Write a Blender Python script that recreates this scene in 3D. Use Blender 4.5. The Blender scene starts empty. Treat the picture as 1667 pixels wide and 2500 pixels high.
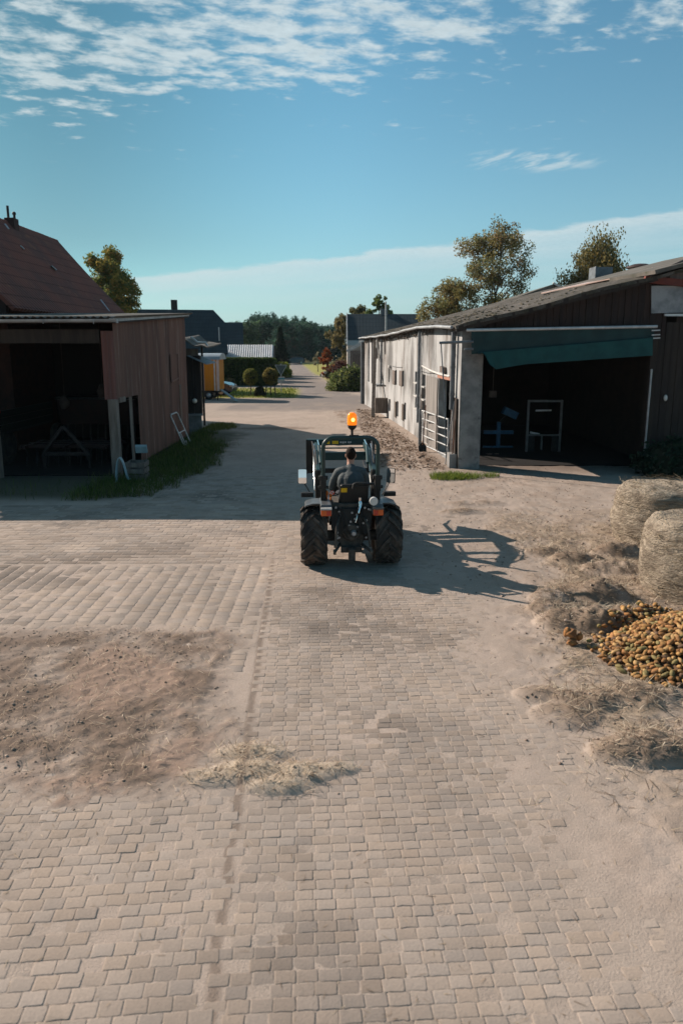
import bpy, bmesh, math, random
import numpy as np
from mathutils import Vector, Matrix

R = math.radians
sc = bpy.context.scene
C = sc.collection
rng = np.random.default_rng(7)
rnd = random.Random(5)
PI = math.pi

# ------------------------------------------------------------------ measuring: the surveyed view (photo 1667 x 2500)
F, U0, HOR, CH, PITCH = 1690.0, 833.5, 850.0, 3.3, R(11)
V0 = HOR + F * math.tan(PITCH)
EYE = Vector((0, 0, CH))


def ray(u, v):
    cx, cy = (u - U0) / F, -(v - V0) / F
    c, s = math.cos(PITCH), math.sin(PITCH)
    return Vector((cx, c + cy * s, -s + cy * c))


def g(u, v, z=0.0):
    d = ray(u, v)
    return EYE + d * ((z - CH) / d.z)


def pt(u, v, Y):
    d = ray(u, v)
    return EYE + d * (Y / d.y)


def hit(u, v, P, n):
    d = ray(u, v)
    return EYE + d * ((Vector(P) - EYE).dot(n) / d.dot(n))


# ------------------------------------------------------------------ objects
def tag(o, label=None, cat=None, group=None, kind=None):
    if label: o['label'] = label
    if cat: o['category'] = cat
    if group: o['group'] = group
    if kind: o['kind'] = kind
    return o


def thing(name, label, cat, loc=(0, 0, 0), group=None, rz=0.0):
    o = bpy.data.objects.new(name, None)
    o.empty_display_size = 0.2
    C.objects.link(o)
    o.location = loc
    o.rotation_euler = (0, 0, rz)
    return tag(o, label, cat, group)


def root_of(o):
    while o.parent: o = o.parent
    return o


def copy_tree(o, loc=None, rz=None, label=None, parent=None, scale=None):
    c = o.copy(); C.objects.link(c)
    if parent is not None: c.parent = parent
    if loc is not None: c.location = loc
    if rz is not None: c.rotation_euler = (0, 0, rz)
    if scale is not None: c.scale = (scale,) * 3 if not hasattr(scale, '__len__') else scale
    if label: c['label'] = label
    for ch in list(o.children): copy_tree(ch, parent=c)
    return c


class MB:
    """collects shapes for ONE mesh"""
    def __init__(s): s.v, s.f = [], []

    def add(s, vs, fs):
        b = len(s.v)
        s.v += [tuple(v) for v in vs]
        s.f += [tuple(b + i for i in f) for f in fs]
        return s

    def obox(s, c, ax, ay, az):
        c, ax, ay, az = Vector(c), Vector(ax), Vector(ay), Vector(az)
        vs = [c + ax * i + ay * j + az * k for k in (-1, 1) for j in (-1, 1) for i in (-1, 1)]
        return s.add(vs, [(0, 2, 3, 1), (4, 5, 7, 6), (0, 1, 5, 4), (2, 6, 7, 3), (0, 4, 6, 2), (1, 3, 7, 5)])

    def box(s, x0, x1, y0, y1, z0, z1):
        return s.obox(((x0 + x1) / 2, (y0 + y1) / 2, (z0 + z1) / 2), ((x1 - x0) / 2, 0, 0), (0, (y1 - y0) / 2, 0), (0, 0, (z1 - z0) / 2))

    def bar(s, p, q, w, h, up=(0, 0, 1)):
        p, q = Vector(p), Vector(q)
        d = (q - p)
        L = d.length
        d.normalize()
        a = d.cross(Vector(up))
        if a.length < 1e-4: a = d.cross(Vector((1, 0, 0)))
        a.normalize()
        b = a.cross(d)
        return s.obox((p + q) / 2, a * w / 2, d * L / 2, b * h / 2)

    def tube(s, pts, r, n=8, cap=True):
        pts = [Vector(p) for p in pts]
        rs = r if hasattr(r, '__len__') else [r] * len(pts)
        ref = None
        vs, m = [], len(pts)
        for i, p in enumerate(pts):
            d = (pts[min(i + 1, m - 1)] - pts[max(i - 1, 0)])
            if d.length < 1e-9: d = Vector((0, 0, 1))
            d.normalize()
            if ref is None:
                ref = d.cross(Vector((0, 0, 1)))
                if ref.length < 1e-3: ref = d.cross(Vector((1, 0, 0)))
            ref = (ref - d * ref.dot(d))
            if ref.length < 1e-6: ref = d.orthogonal()
            ref.normalize()
            b = d.cross(ref)
            for k in range(n):
                a = 2 * PI * k / n
                vs.append(p + (ref * math.cos(a) + b * math.sin(a)) * rs[i])
        fs = [(i * n + k, i * n + (k + 1) % n, (i + 1) * n + (k + 1) % n, (i + 1) * n + k) for i in range(m - 1) for k in range(n)]
        if cap: fs += [tuple(range(n))[::-1], tuple((m - 1) * n + k for k in range(n))]
        return s.add(vs, fs)

    def lathe(s, prof, c, axis=(0, 0, 1), n=24, close=False):
        ax = Vector(axis).normalized()
        a = ax.orthogonal().normalized()
        b = ax.cross(a)
        c = Vector(c)
        vs = [c + ax * h + (a * math.cos(2 * PI * k / n) + b * math.sin(2 * PI * k / n)) * r for r, h in prof for k in range(n)]
        m = len(prof)
        rngs = range(m) if close else range(m - 1)
        fs = [(i * n + k, i * n + (k + 1) % n, ((i + 1) % m) * n + (k + 1) % n, ((i + 1) % m) * n + k) for i in rngs for k in range(n)]
        if not close:
            if prof[0][0] > 1e-6: fs.append(tuple(range(n))[::-1])
            if prof[-1][0] > 1e-6: fs.append(tuple((m - 1) * n + k for k in range(n)))
        return s.add(vs, fs)

    def prism(s, poly, vec):
        poly = [Vector(p) for p in poly]
        vec = Vector(vec)
        n = len(poly)
        fs = [tuple(range(n))[::-1], tuple(range(n, 2 * n))] + [(i, (i + 1) % n, n + (i + 1) % n, n + i) for i in range(n)]
        return s.add(poly + [p + vec for p in poly], fs)

    def slab(s, a, b, c, d, t):
        a, b, c, d = map(Vector, (a, b, c, d))
        nrm = (b - a).cross(d - a).normalized()
        return s.prism([a, b, c, d], nrm * -t)

    def ico(s, c, r, sub=2, amp=0.0, seed=0, freq=2.0):
        bm = bmesh.new()
        bmesh.ops.create_icosphere(bm, subdivisions=sub, radius=1)
        r = r if hasattr(r, '__len__') else (r, r, r)
        from mathutils import noise as mn
        vs = []
        for v in bm.verts:
            k = 1 + amp * mn.noise(v.co * freq + Vector((seed * 7.3, seed * 3.1, seed)))
            vs.append((c[0] + v.co.x * r[0] * k, c[1] + v.co.y * r[1] * k, c[2] + v.co.z * r[2] * k))
        fs = [tuple(v.index for v in f.verts) for f in bm.faces]
        bm.free()
        return s.add(vs, fs)

    def corr(s, p, q, z0, z1, per=0.1, amp=0.014, nrm=None, k=4):
        """upright corrugated sheet from p to q; z0, z1 numbers or functions of t"""
        p, q = Vector(p), Vector(q)
        d = q - p
        L = d.length
        n = max(2, int(L / per * k))
        nrm = Vector(nrm) if nrm is not None else Vector((-d.y, d.x, 0)).normalized()
        vs = []
        for i in range(n + 1):
            t = i / n
            o = p + d * t + nrm * (amp * math.sin(2 * PI * t * L / per))
            a = z0(t) if callable(z0) else z0
            b = z1(t) if callable(z1) else z1
            vs += [(o.x, o.y, a), (o.x, o.y, b)]
        return s.add(vs, [(2 * i, 2 * i + 2, 2 * i + 3, 2 * i + 1) for i in range(n)])

    def mesh(s, name, off=Vector((0, 0, 0))):
        me = bpy.data.meshes.new(name)
        me.from_pydata([(v[0] - off[0], v[1] - off[1], v[2] - off[2]) for v in s.v], [], s.f)
        me.update()
        return me

    def build(s, name, m, parent=None, smooth=None, bevel=0.0, local=False, label=None, segs=2):
        off = Vector((0, 0, 0))
        if parent is not None and not local: off = Vector(root_of(parent).location)
        me = s.mesh(name, off)
        o = bpy.data.objects.new(name, me)
        C.objects.link(o)
        if parent is not None: o.parent = parent
        finish(o, m, smooth, bevel, segs)
        if label: o['label'] = label
        return o

    def solo(s, name, m, label, cat, group=None, smooth=None, bevel=0.0, kind=None, segs=2):
        vs = np.array(s.v)
        base = Vector(((vs[:, 0].min() + vs[:, 0].max()) / 2, (vs[:, 1].min() + vs[:, 1].max()) / 2, vs[:, 2].min()))
        me = s.mesh(name, base)
        o = bpy.data.objects.new(name, me)
        C.objects.link(o)
        o.location = base
        finish(o, m, smooth, bevel, segs)
        return tag(o, label, cat, group, kind)


def finish(o, m, smooth=None, bevel=0.0, segs=2):
    me = o.data
    for x in (m if isinstance(m, (list, tuple)) else [m]): me.materials.append(x)
    if smooth:
        me.shade_smooth()
        me.set_sharp_from_angle(angle=R(smooth))
    if bevel:
        b = o.modifiers.new('bevel', 'BEVEL')
        b.width = bevel; b.segments = segs; b.limit_method = 'ANGLE'; b.angle_limit = R(35)
        b.harden_normals = False


def arr_mesh(name, verts, faces, m, cols=None, smooth=False):
    """fast mesh from numpy arrays; faces (M,k); cols (N,3) per vertex"""
    me = bpy.data.meshes.new(name)
    n, (M, k) = len(verts), faces.shape
    me.vertices.add(n)
    me.vertices.foreach_set('co', np.ascontiguousarray(verts, np.float32).ravel())
    me.loops.add(M * k)
    me.loops.foreach_set('vertex_index', np.ascontiguousarray(faces, np.int32).ravel())
    me.polygons.add(M)
    me.polygons.foreach_set('loop_start', np.arange(0, M * k, k, dtype=np.int32))
    if cols is not None:
        a = me.color_attributes.new('Col', 'FLOAT_COLOR', 'POINT')
        a.data.foreach_set('color', np.c_[cols, np.ones(n)].astype(np.float32).ravel())
    me.update(calc_edges=True)
    if smooth: me.shade_smooth()
    if m: me.materials.append(m)
    return me


def mobj(name, me, parent=None, loc=None):
    o = bpy.data.objects.new(name, me)
    C.objects.link(o)
    if parent is not None: o.parent = parent
    if loc is not None: o.location = loc
    return o


# ------------------------------------------------------------------ numpy noise
def _h(ix, iy, seed):
    n = (ix.astype(np.int64) * 374761393 + iy.astype(np.int64) * 668265263 + seed * 974711) & 0x7fffffff
    n = (n ^ (n >> 13)) * 1274126177 & 0x7fffffff
    return ((n ^ (n >> 16)) & 0xffff) / 65535.0


def vn(x, y, seed=0):
    x0, y0 = np.floor(x), np.floor(y)
    fx, fy = x - x0, y - y0
    fx, fy = fx * fx * (3 - 2 * fx), fy * fy * (3 - 2 * fy)
    a, b, c, d = _h(x0, y0, seed), _h(x0 + 1, y0, seed), _h(x0, y0 + 1, seed), _h(x0 + 1, y0 + 1, seed)
    return (a + (b - a) * fx) * (1 - fy) + (c + (d - c) * fx) * fy


def fbm(x, y, seed=0, oct=4):
    s, a, t = 0, 0.5, 0
    for o in range(oct):
        s = s + a * vn(x * 2 ** o + 17.3 * o, y * 2 ** o - 9.1 * o, seed + o)
        t += a
        a *= 0.5
    return s / t


def sstep(a, b, x):
    t = np.clip((x - a) / (b - a), 0, 1)
    return t * t * (3 - 2 * t)


# ------------------------------------------------------------------ node expressions
class E:
    nt = None

    def __init__(s, so): s.so = so

    @staticmethod
    def op(o, *a):
        n = E.nt.nodes.new('ShaderNodeMath')
        n.operation = o
        for i, x in enumerate(a):
            if isinstance(x, E): E.nt.links.new(x.so, n.inputs[i])
            else: n.inputs[i].default_value = x
        return E(n.outputs[0])

    def __add__(s, o): return E.op('ADD', s, o)
    def __radd__(s, o): return E.op('ADD', o, s)
    def __sub__(s, o): return E.op('SUBTRACT', s, o)
    def __rsub__(s, o): return E.op('SUBTRACT', o, s)
    def __mul__(s, o): return E.op('MULTIPLY', s, o)
    def __rmul__(s, o): return E.op('MULTIPLY', o, s)
    def __truediv__(s, o): return E.op('DIVIDE', s, o)
    def __rtruediv__(s, o): return E.op('DIVIDE', o, s)


def eclamp(x): return E.op('MINIMUM', E.op('MAXIMUM', x, 0.0), 1.0)
def esm(a, b, x):
    t = eclamp((x - a) / (b - a) if not isinstance(a, E) and not isinstance(b, E) else (x - a) / (b - a))
    return t * t * (3.0 - 2.0 * t)


def nz(vec, scale, detail=4.0, rough=0.55, dist=0.0, stretch=None):
    nt = E.nt
    if stretch:
        mp = nt.nodes.new('ShaderNodeMapping')
        mp.inputs['Scale'].default_value = stretch
        nt.links.new(vec, mp.inputs['Vector'])
        vec = mp.outputs[0]
    n = nt.nodes.new('ShaderNodeTexNoise')
    n.inputs['Scale'].default_value = scale
    n.inputs['Detail'].default_value = detail
    n.inputs['Roughness'].default_value = rough
    n.inputs['Distortion'].default_value = dist
    nt.links.new(vec, n.inputs['Vector'])
    return E(n.outputs['Fac'])


def emix(f, a, b):
    nt = E.nt
    n = nt.nodes.new('ShaderNodeMix')
    n.data_type = 'RGBA'
    for i, x in ((0, f), (6, a), (7, b)):
        if isinstance(x, E): nt.links.new(x.so, n.inputs[i])
        elif i == 0: n.inputs[0].default_value = x
        else: n.inputs[i].default_value = (*x[:3], 1)
    return E(n.outputs[2])


def emul(a, b):
    n = E.nt.nodes.new('ShaderNodeMix')
    n.data_type = 'RGBA'; n.blend_type = 'MULTIPLY'
    n.inputs[0].default_value = 1
    for i, x in ((6, a), (7, b)):
        if isinstance(x, E): E.nt.links.new(x.so, n.inputs[i])
        else: n.inputs[i].default_value = (*x[:3], 1)
    return E(n.outputs[2])


MATS = {}


def mat(name, c1, c2=None, rough=0.8, metal=0.0, scale=3.0, stretch=None, lo=0.35, hi=0.65, c3=None, s3=1.2, lo3=0.5, hi3=0.7, st3=None,
        bump=0.0, bscale=40.0, bstretch=None, spec=0.3, attr=False, trans=0.0, emit=0.0, pattern=None, fine=0.0, alpha=None, coat=0.0, bdist=0.02):
    m = bpy.data.materials.new(name)
    m.use_nodes = True
    nt = m.node_tree
    E.nt = nt
    b = nt.nodes['Principled BSDF']
    geo = nt.nodes.new('ShaderNodeNewGeometry')
    pos = geo.outputs['Position']
    col = None
    if c2 is not None:
        col = emix(esm(lo, hi, nz(pos, scale, 6, 0.6, 0, stretch)), c1, c2)
    if c3 is not None:
        col = emix(esm(lo3, hi3, nz(pos, s3, 6, 0.65, 0, st3)), col if col else c1, c3)
    if attr:
        at = nt.nodes.new('ShaderNodeVertexColor')
        at.layer_name = 'Col'
        col = emul(E(at.outputs[0]), col if col else c1)
    if fine:
        f = nz(pos, 60, 5, 0.7)
        gcol = nt.nodes.new('ShaderNodeCombineColor')
        k = 1.0 + (f - 0.5) * (2 * fine)
        for i in range(3): nt.links.new(k.so, gcol.inputs[i])
        col = emul(col if col else c1, E(gcol.outputs[0]))
    hgt = None
    if pattern:
        sx = nt.nodes.new('ShaderNodeSeparateXYZ')
        nt.links.new(pos, sx.inputs[0])
        x, y, z = (E(sx.outputs[i]) for i in range(3))
        hgt, dark = pattern(x, y, z)
        if dark is not None: col = emix(dark, col if col else c1, tuple(0.35 * q for q in c1))
    if col is not None: nt.links.new(col.so, b.inputs['Base Color'])
    else: b.inputs['Base Color'].default_value = (*c1, 1)
    b.inputs['Roughness'].default_value = rough
    b.inputs['Metallic'].default_value = metal
    b.inputs['Specular IOR Level'].default_value = spec
    if coat: b.inputs['Coat Weight'].default_value = coat; b.inputs['Coat Roughness'].default_value = 0.08
    if emit:
        b.inputs['Emission Color'].default_value = (*c1, 1)
        b.inputs['Emission Strength'].default_value = emit
    if bump or hgt is not None:
        bp = nt.nodes.new('ShaderNodeBump')
        bp.inputs['Strength'].default_value = 1.0
        bp.inputs['Distance'].default_value = bdist
        h = None
        if bump: h = nz(pos, bscale, 5, 0.65, 0, bstretch) * bump
        if hgt is not None: h = hgt if h is None else h + hgt
        nt.links.new(h.so, bp.inputs['Height'])
        nt.links.new(bp.outputs[0], b.inputs['Normal'])
    if trans:
        tr = nt.nodes.new('ShaderNodeBsdfTranslucent')
        mx = nt.nodes.new('ShaderNodeMixShader')
        mx.inputs[0].default_value = trans
        if col is not None: nt.links.new(col.so, tr.inputs[0])
        else: tr.inputs[0].default_value = (*c1, 1)
        nt.links.new(b.outputs[0], mx.inputs[1]); nt.links.new(tr.outputs[0], mx.inputs[2])
        nt.links.new(mx.outputs[0], nt.nodes['Material Output'].inputs[0])
    MATS[name] = m
    return m


def esaw(x, f): return E.op('FRACT', x * f)
def esin(x, f): return E.op('SINE', x * (f * 2 * PI))
def tile_pattern(ax, cf, rf, hgt=1.0):
    def pf(x, y, z):
        a = (x, y)[ax]
        row = esaw(z, rf)
        colw = E.op('ABSOLUTE', esin(a, cf / 2))
        return (colw * 0.6 + (1.0 - row) * 0.6) * hgt, eclamp(esm(0.82, 1.0, row) * 0.8 + esm(0.25, 0.0, colw) * 0.5)
    return pf
# ================================================================== light, sky, camera
SUN_AZ, SUN_EL = R(58), R(29)          # azimuth measured to the left of the view
sun_dir = Vector((-math.sin(SUN_AZ) * math.cos(SUN_EL), math.cos(SUN_AZ) * math.cos(SUN_EL), math.sin(SUN_EL)))
ld = bpy.data.lights.new('sun', 'SUN')
ld.energy = 5.0; ld.angle = R(0.5); ld.color = (1.0, 0.86, 0.74)
lo = bpy.data.objects.new('sun', ld)
C.objects.link(lo)
lo.rotation_euler = (-sun_dir).to_track_quat('-Z', 'Y').to_euler()

w = bpy.data.worlds.new('World')
sc.world = w
w.use_nodes = True
nt = w.node_tree
E.nt = nt
bg = nt.nodes['Background']
bg.inputs['Strength'].default_value = 0.075
sky = nt.nodes.new('ShaderNodeTexSky')
sky.sky_type = 'NISHITA'
sky.sun_disc = False
sky.sun_elevation = SUN_EL
sky.sun_rotation = -SUN_AZ
sky.altitude = 0; sky.air_density = 1.0; sky.dust_density = 0.6; sky.ozone_density = 1.6
tc = nt.nodes.new('ShaderNodeTexCoord')
sx = nt.nodes.new('ShaderNodeSeparateXYZ')
nt.links.new(tc.outputs['Generated'], sx.inputs[0])
dx, dy, dz = (E(sx.outputs[i]) for i in range(3))
zz = E.op('MAXIMUM', dz, 0.02)
yy = E.op('MAXIMUM', dy, 0.05)
az, el = dx / yy, dz / yy                         # tangent of bearing and of height, looking up the road
px, py = dx / zz, dy / zz                         # where the line of sight meets the cloud layer


def vec(a, b, c=0.0):
    n = nt.nodes.new('ShaderNodeCombineXYZ')
    for i, x in enumerate((a, b, c)):
        if isinstance(x, E): nt.links.new(x.so, n.inputs[i])
        else: n.inputs[i].default_value = x
    return n.outputs[0]


# small fleecy clouds high up, in lines
pv = vec(px * 1.0 + py * 0.25, py * 1.3 - px * 0.3)
big = nz(vec(px + 3.1, py * 1.3 + 0.4), 1.15, 2, 0.5)
fle = nz(pv, 6.0, 7, 0.60, 0.15)
fine = nz(pv, 15.0, 4, 0.6)
front = esm(0.02, 0.2, dy)
rise = esm(0.285, 0.42, el + (big - 0.5) * 0.20 - az * 0.07)
fl = esm(0.610, 0.85, fle + (fine - 0.5) * 0.12 + rise * 0.22 + (big - 0.5) * 0.18 - esm(0.08, 0.42, az) * 0.055)
fl = fl * esm(0.235, 0.31, el - az * 0.03 + (big - 0.5) * 0.16)
# one small flock low on the right
ex, ey = (az - 0.255) / 0.10, (el - 0.2485) / 0.016
spot = esm(1.3, 0.2, ex * ex + ey * ey)
wis = nz(vec(az * 1.0, el * 5.0 - az * 1.2), 17.0, 6, 0.6, 0.3)
fl2 = spot * esm(0.46, 0.66, wis)
# the long bank across the lower sky
edge = 0.127 + az * 0.108 + az * az * 0.045
rag = nz(vec(az, el * 4.0), 11.0, 6, 0.6)
d = edge - el + (rag - 0.5) * 0.026
soft = E.op('EXPONENT', E.op('MAXIMUM', d, 0.0) * -34.0)
st = nz(vec(az * 0.5, el * 7.0 - az * 0.5), 7.0, 5, 0.55)
bank = esm(-0.002, 0.006, d) * (0.10 + soft * 0.72 + (st - 0.5) * 0.55) * esm(-0.40, -0.24, az)
bank = eclamp(bank) * esm(-0.02, 0.05, el)
cl = eclamp(E.op('MAXIMUM', E.op('MAXIMUM', fl * 0.80, fl2 * 0.55), bank)) * front
tint = nt.nodes.new('ShaderNodeRGB')
tint.outputs[0].default_value = (0.60, 1.11, 1.08, 1)
skyc = emul(E(sky.outputs[0]), E(tint.outputs[0]))
lf = 1.0 - 0.50 * esm(0.05, -0.42, az) * esm(0.02, 0.16, el)
lc = nt.nodes.new('ShaderNodeCombineColor')
for i in range(3): nt.links.new((lf if i else lf * (1.0 - 0.22 * esm(0.05, -0.42, az))).so, lc.inputs[i])
skyc = emul(skyc, E(lc.outputs[0]))
skyc = emix(E.op('EXPONENT', E.op('MAXIMUM', dz, 0.0) * -6.5) * 0.75, skyc, (4.3, 5.1, 6.1))
shade = 0.86 + (fine - 0.5) * 0.35
cc = nt.nodes.new('ShaderNodeCombineColor')
for i, k in enumerate((7.0, 7.9, 8.1)): nt.links.new((shade * k).so, cc.inputs[i])
out = emix(cl, skyc, E(cc.outputs[0]))
nt.links.new(out.so, bg.inputs['Color'])

cam = bpy.data.cameras.new('camera')
co = bpy.data.objects.new('camera', cam)
C.objects.link(co)
co.location = EYE
co.rotation_euler = (PI / 2 - PITCH, 0, 0)
cam.sensor_fit = 'VERTICAL'
cam.sensor_height = 36.0; cam.sensor_width = 24.0
cam.lens = F / 2500 * 36
cam.shift_y = -(1250 - V0) / 2500
cam.clip_start = 0.1; cam.clip_end = 3000
sc.camera = co
cam.dof.use_dof = True
cam.dof.focus_distance = 13.0
cam.dof.aperture_fstop = 1.7
vs_ = sc.view_settings
vs_.view_transform = 'Standard'; vs_.look = 'None'; vs_.gamma = 1; vs_.exposure = 0.55; vs_.use_curve_mapping = False

# ================================================================== ground
def swell(x, y): return 0.03 * (fbm(x * 0.3, y * 0.3, 91, 2) - 0.5)
def seam(y): return -0.66 - 0.055 * (y - 2.87)


def soft_box(x, y, x0, x1, y0, y1, s):
    return sstep(x0 - s, x0 + s, x) * sstep(x1 + s, x1 - s, x) * sstep(y0 - s, y0 + s, y) * sstep(y1 + s, y1 - s, y)


def blobs(x, y, lst):
    o = np.zeros_like(x)
    for cx, cy, rx, ry, h in lst:
        d = ((x - cx) / rx) ** 2 + ((y - cy) / ry) ** 2
        o = np.maximum(o, h * np.clip(1 - d, 0, 1) ** 0.8)
    return o


MOUNDS = [(2.78, 8.78, .30, .24, .13), (3.48, 8.85, .42, .28, .20), (3.2, 9.0, .35, .25, .10), (2.75, 7.95, .42, .30, .17), (3.12, 7.85, .50, .30, .26), (3.6, 7.9, .5, .3, .20), (2.65, 8.35, .3, .25, .12),
          (3.74, 10.5, .45, .25, .13), (4.5, 10.85, .45, .25, .16), (4.1, 10.05, .5, .28, .12), (3.35, 10.9, .4, .2, .07), (2.3, 6.05, .42, .25, .07), (2.57, 5.22, .55, .26, .14), (2.05, 5.8, .35, .25, .06),
          (1.95, 6.2, .3, .2, .05), (2.9, 6.1, .4, .25, .06), (2.45, 13.8, .5, .25, .06), (2.9, 14.6, .7, .3, .05)]
TONGUE = [(-.72, 4.95, .36, .19, .045), (-.32, 4.95, .34, .15, .04), (-.05, 5.0, .22, .10, .03), (-1.0, 4.88, .28, .14, .03), (-.5, 4.78, .3, .14, .04), (-.75, 5.2, .35, .16, .04)]


def fields(x, y):
    n1, n2, n3 = fbm(x * .9, y * .9, 3, 4), fbm(x * 3.2, y * 3.2, 11, 4), fbm(x * 11, y * 11, 23, 3)
    soil = sstep(0.18, 0.85, soft_box(x + (n1 - .5) * .8, y + (n2 - .5) * .7, -14, -1.15, 4.72, 7.75, .50) + (n2 - .5) * .5 + (n3 - .5) * .3)
    tongue = np.clip(blobs(x, y, TONGUE) / .04, 0, 1)
    straw = sstep(1.75, 2.6, x + (n1 - .5) * 1.1 + (n2 - .5) * .5 + np.clip((6.0 - y) * .22, -.75, .1)) * sstep(4.3, 5.6, y + (n1 - .5) * 1.5) * sstep(14.5, 11.5, y + (n1 - .5) * 2)
    dirtr = sstep(1.2, 2.6, x + (n1 - .5) * 1.6 + np.clip((y - 10) * .05, -.3, .6)) * sstep(40, 30, y)
    litter = sstep(.3, .7, soft_box(x + .079 * (y - 18.8) + (n2 - .5) * .9, y, 1.0, 3.1, 18.5, 38, .5) * (.30 + n2 * .75))
    return n1, n2, n3, soil, tongue, straw, dirtr, litter


def height(x, y):
    n1, n2, n3, soil, tongue, straw, dirtr, litter = fields(x, y)
    near = sstep(30, 17, y)
    edge_dust = sstep(.55, .0, np.abs(x - seam(y) - .02)) * sstep(12.0, 10.5, y)
    h = -0.0015 + 0.0004 * (n2 - .5) + .0008 * (n3 - .5)
    h = h + (0.0062 * sstep(1.0, 3.0, x + (n1 - .5) * 2.6) + .0045 * sstep(.6, 2.2, x) * (n2 - .5) + .003 * sstep(.6, 2.2, x) * (n3 - .5)) * near + .0012 * edge_dust * n2
    h = h + soil * (.007 + .022 * (n2 - .3) + .034 * (n3 - .42)) + tongue * .008
    h = h + blobs(x, y, MOUNDS) * (.65 + .7 * n2) * (.85 + .4 * n3) + blobs(x, y, TONGUE) * (.5 + n3)
    h = h + straw * (.010 + .035 * (n2 - .4) + .02 * (n3 - .5)) + dirtr * (.006 + .03 * (n2 - .45) + .012 * (n3 - .5)) + litter * (.015 * n3 + .03 * (n2 - .35))
    h = h + sstep(17, 22, y) * .012
    # the sheet lies just under the pavers of the lane where they were built
    return h + swell(x, y)


ROADL = lambda y: np.interp(y, [36, 44, 53, 62, 83, 150, 180], [-6.5, -6.0, -4.6, -5.3, -5.9, -11.0, -13.5])
ROADR = lambda y: np.interp(y, [36, 41, 50, 62, 83, 150, 180], [1.3, 1.2, 0.4, -1.0, -3.05, -8.7, -11.2])


def ground_colour(x, y):
    n1, n2, n3, soil, tongue, straw, dirtr, litter = fields(x, y)
    N = lambda c: np.array(c)[None, None, :]
    col = N((.365, .300, .254)) * (0.80 + .22 * n2 + .20 * n3)[..., None]
    def mix(c, f):
        nonlocal col
        col = col * (1 - f[..., None]) + N(c) * f[..., None]
    mix((.44, .355, .30), sstep(.5, .75, n1) * .7)
    mix((.31, .245, .20), dirtr * sstep(.42, .62, n2) * .75)
    mix((.185, .138, .108), soil * sstep(.25, .6, n2 * .6 + n1 * .4))
    mix((.30, .215, .168), soil * sstep(.55, .40, n1) * .9)
    mix((.30, .235, .175), np.clip(straw, 0, 1) * (.35 + .6 * sstep(.4, .6, n2)))
    mix((.42, .35, .27), tongue * .8)
    mx = np.clip(blobs(x, y, MOUNDS) / .06, 0, 1)
    mix((.20, .15, .112), mx * sstep(.25, .5, n2) * .9)
    mix((.20, .145, .11), litter * sstep(.42, .62, n2) * .8)
    mix((.20, .155, .125), sstep(.05, .015, np.abs(x - seam(y) + .01 + (n2 - .5) * .06)) * sstep(11, 10, y) * .8)
    # worn asphalt where the farm road leaves the yard
    wob = (n1 - .5) * 3
    asp = sstep(36.5, 38.5, y + wob) * sstep(-.9, .3, x - ROADL(y) + (n2 - .5) * 1.2) * sstep(-.9, .3, ROADR(y) + sstep(52, 42, y) * 2.5 - x + (n2 - .5) * 1.2)
    mix((.205, .18, .168), asp * (.75 + .2 * n2))
    mix((.30, .25, .21), asp * sstep(.55, .7, n1) * .6)
    # a muddy patch in the lane
    pat = sstep(.35, .8, 1 - ((x + 2.9) / 2.4) ** 2 - ((y - 28.9) / .8) ** 2 + (n2 - .5) * .8)
    mix((.19, .145, .115), pat * .85)
    # lawns and fields
    grassy = np.clip(sstep(-.4, .4, x + 11.9) * sstep(-.4, .5, -3.0 - x - (y - 48) * .05) * sstep(46.4, 47.6, y) * sstep(59, 56, y + np.clip(x + 6, -9, 9) * .1), 0, 1)
    far = sstep(84, 90, y) * (1 - sstep(-.8, .2, x - ROADL(y)) * sstep(-.8, .2, ROADR(y) - x))
    side = sstep(9, 16, np.abs(x + 2)) * sstep(43, 50, y) * (y < 90)
    verge = sstep(.2, 1.0, x - ROADR(y)) * sstep(66, 72, y)
    gl = np.maximum(np.maximum(grassy, far), np.maximum(side, verge))
    mix((.27, .27, .05), gl * (.7 + .3 * n2))
    mix((.30, .28, .09), gl * sstep(.5, .7, n1) * .8 + far * .35)
    mix((.34, .30, .16), far * sstep(150, 156, y) * .8)
    # earth under the weeds beside the brown shed, and under its roof
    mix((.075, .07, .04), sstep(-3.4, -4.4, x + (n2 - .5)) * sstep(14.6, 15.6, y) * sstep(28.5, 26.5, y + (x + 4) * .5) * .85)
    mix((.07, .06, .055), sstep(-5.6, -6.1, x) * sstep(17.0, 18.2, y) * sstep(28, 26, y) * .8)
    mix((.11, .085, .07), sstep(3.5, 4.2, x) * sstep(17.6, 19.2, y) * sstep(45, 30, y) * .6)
    return np.clip(col, 0, 1)


ys = [-900, -300, -80, -40, -20, -10, -4, -1, 1.0, 2.0]
y = 2.4
while y < 900:
    ys.append(y)
    y += max(.014, min(y * y / 1750, .055)) if y < 13.5 else (y * y / 2600 if y < 40 else .62 + (y - 40) * .03)
ys = np.array(ys)
xs = [0.0]
while xs[-1] < 420:
    x = xs[-1]
    xs.append(x + (.022 if x < 4.6 else .05 if x < 7 else .12 if x < 14 else .12 + (x - 14) * .08))
xs = np.array(xs)
xs = np.r_[-xs[::-1], xs[1:]]
X, Y = np.meshgrid(xs, ys)
Z = height(X, Y)
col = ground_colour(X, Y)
ny, nx = X.shape
idx = np.arange(ny * nx).reshape(ny, nx)
fq = np.stack([idx[:-1, :-1], idx[:-1, 1:], idx[1:, 1:], idx[1:, :-1]], -1).reshape(-1, 4)


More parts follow.
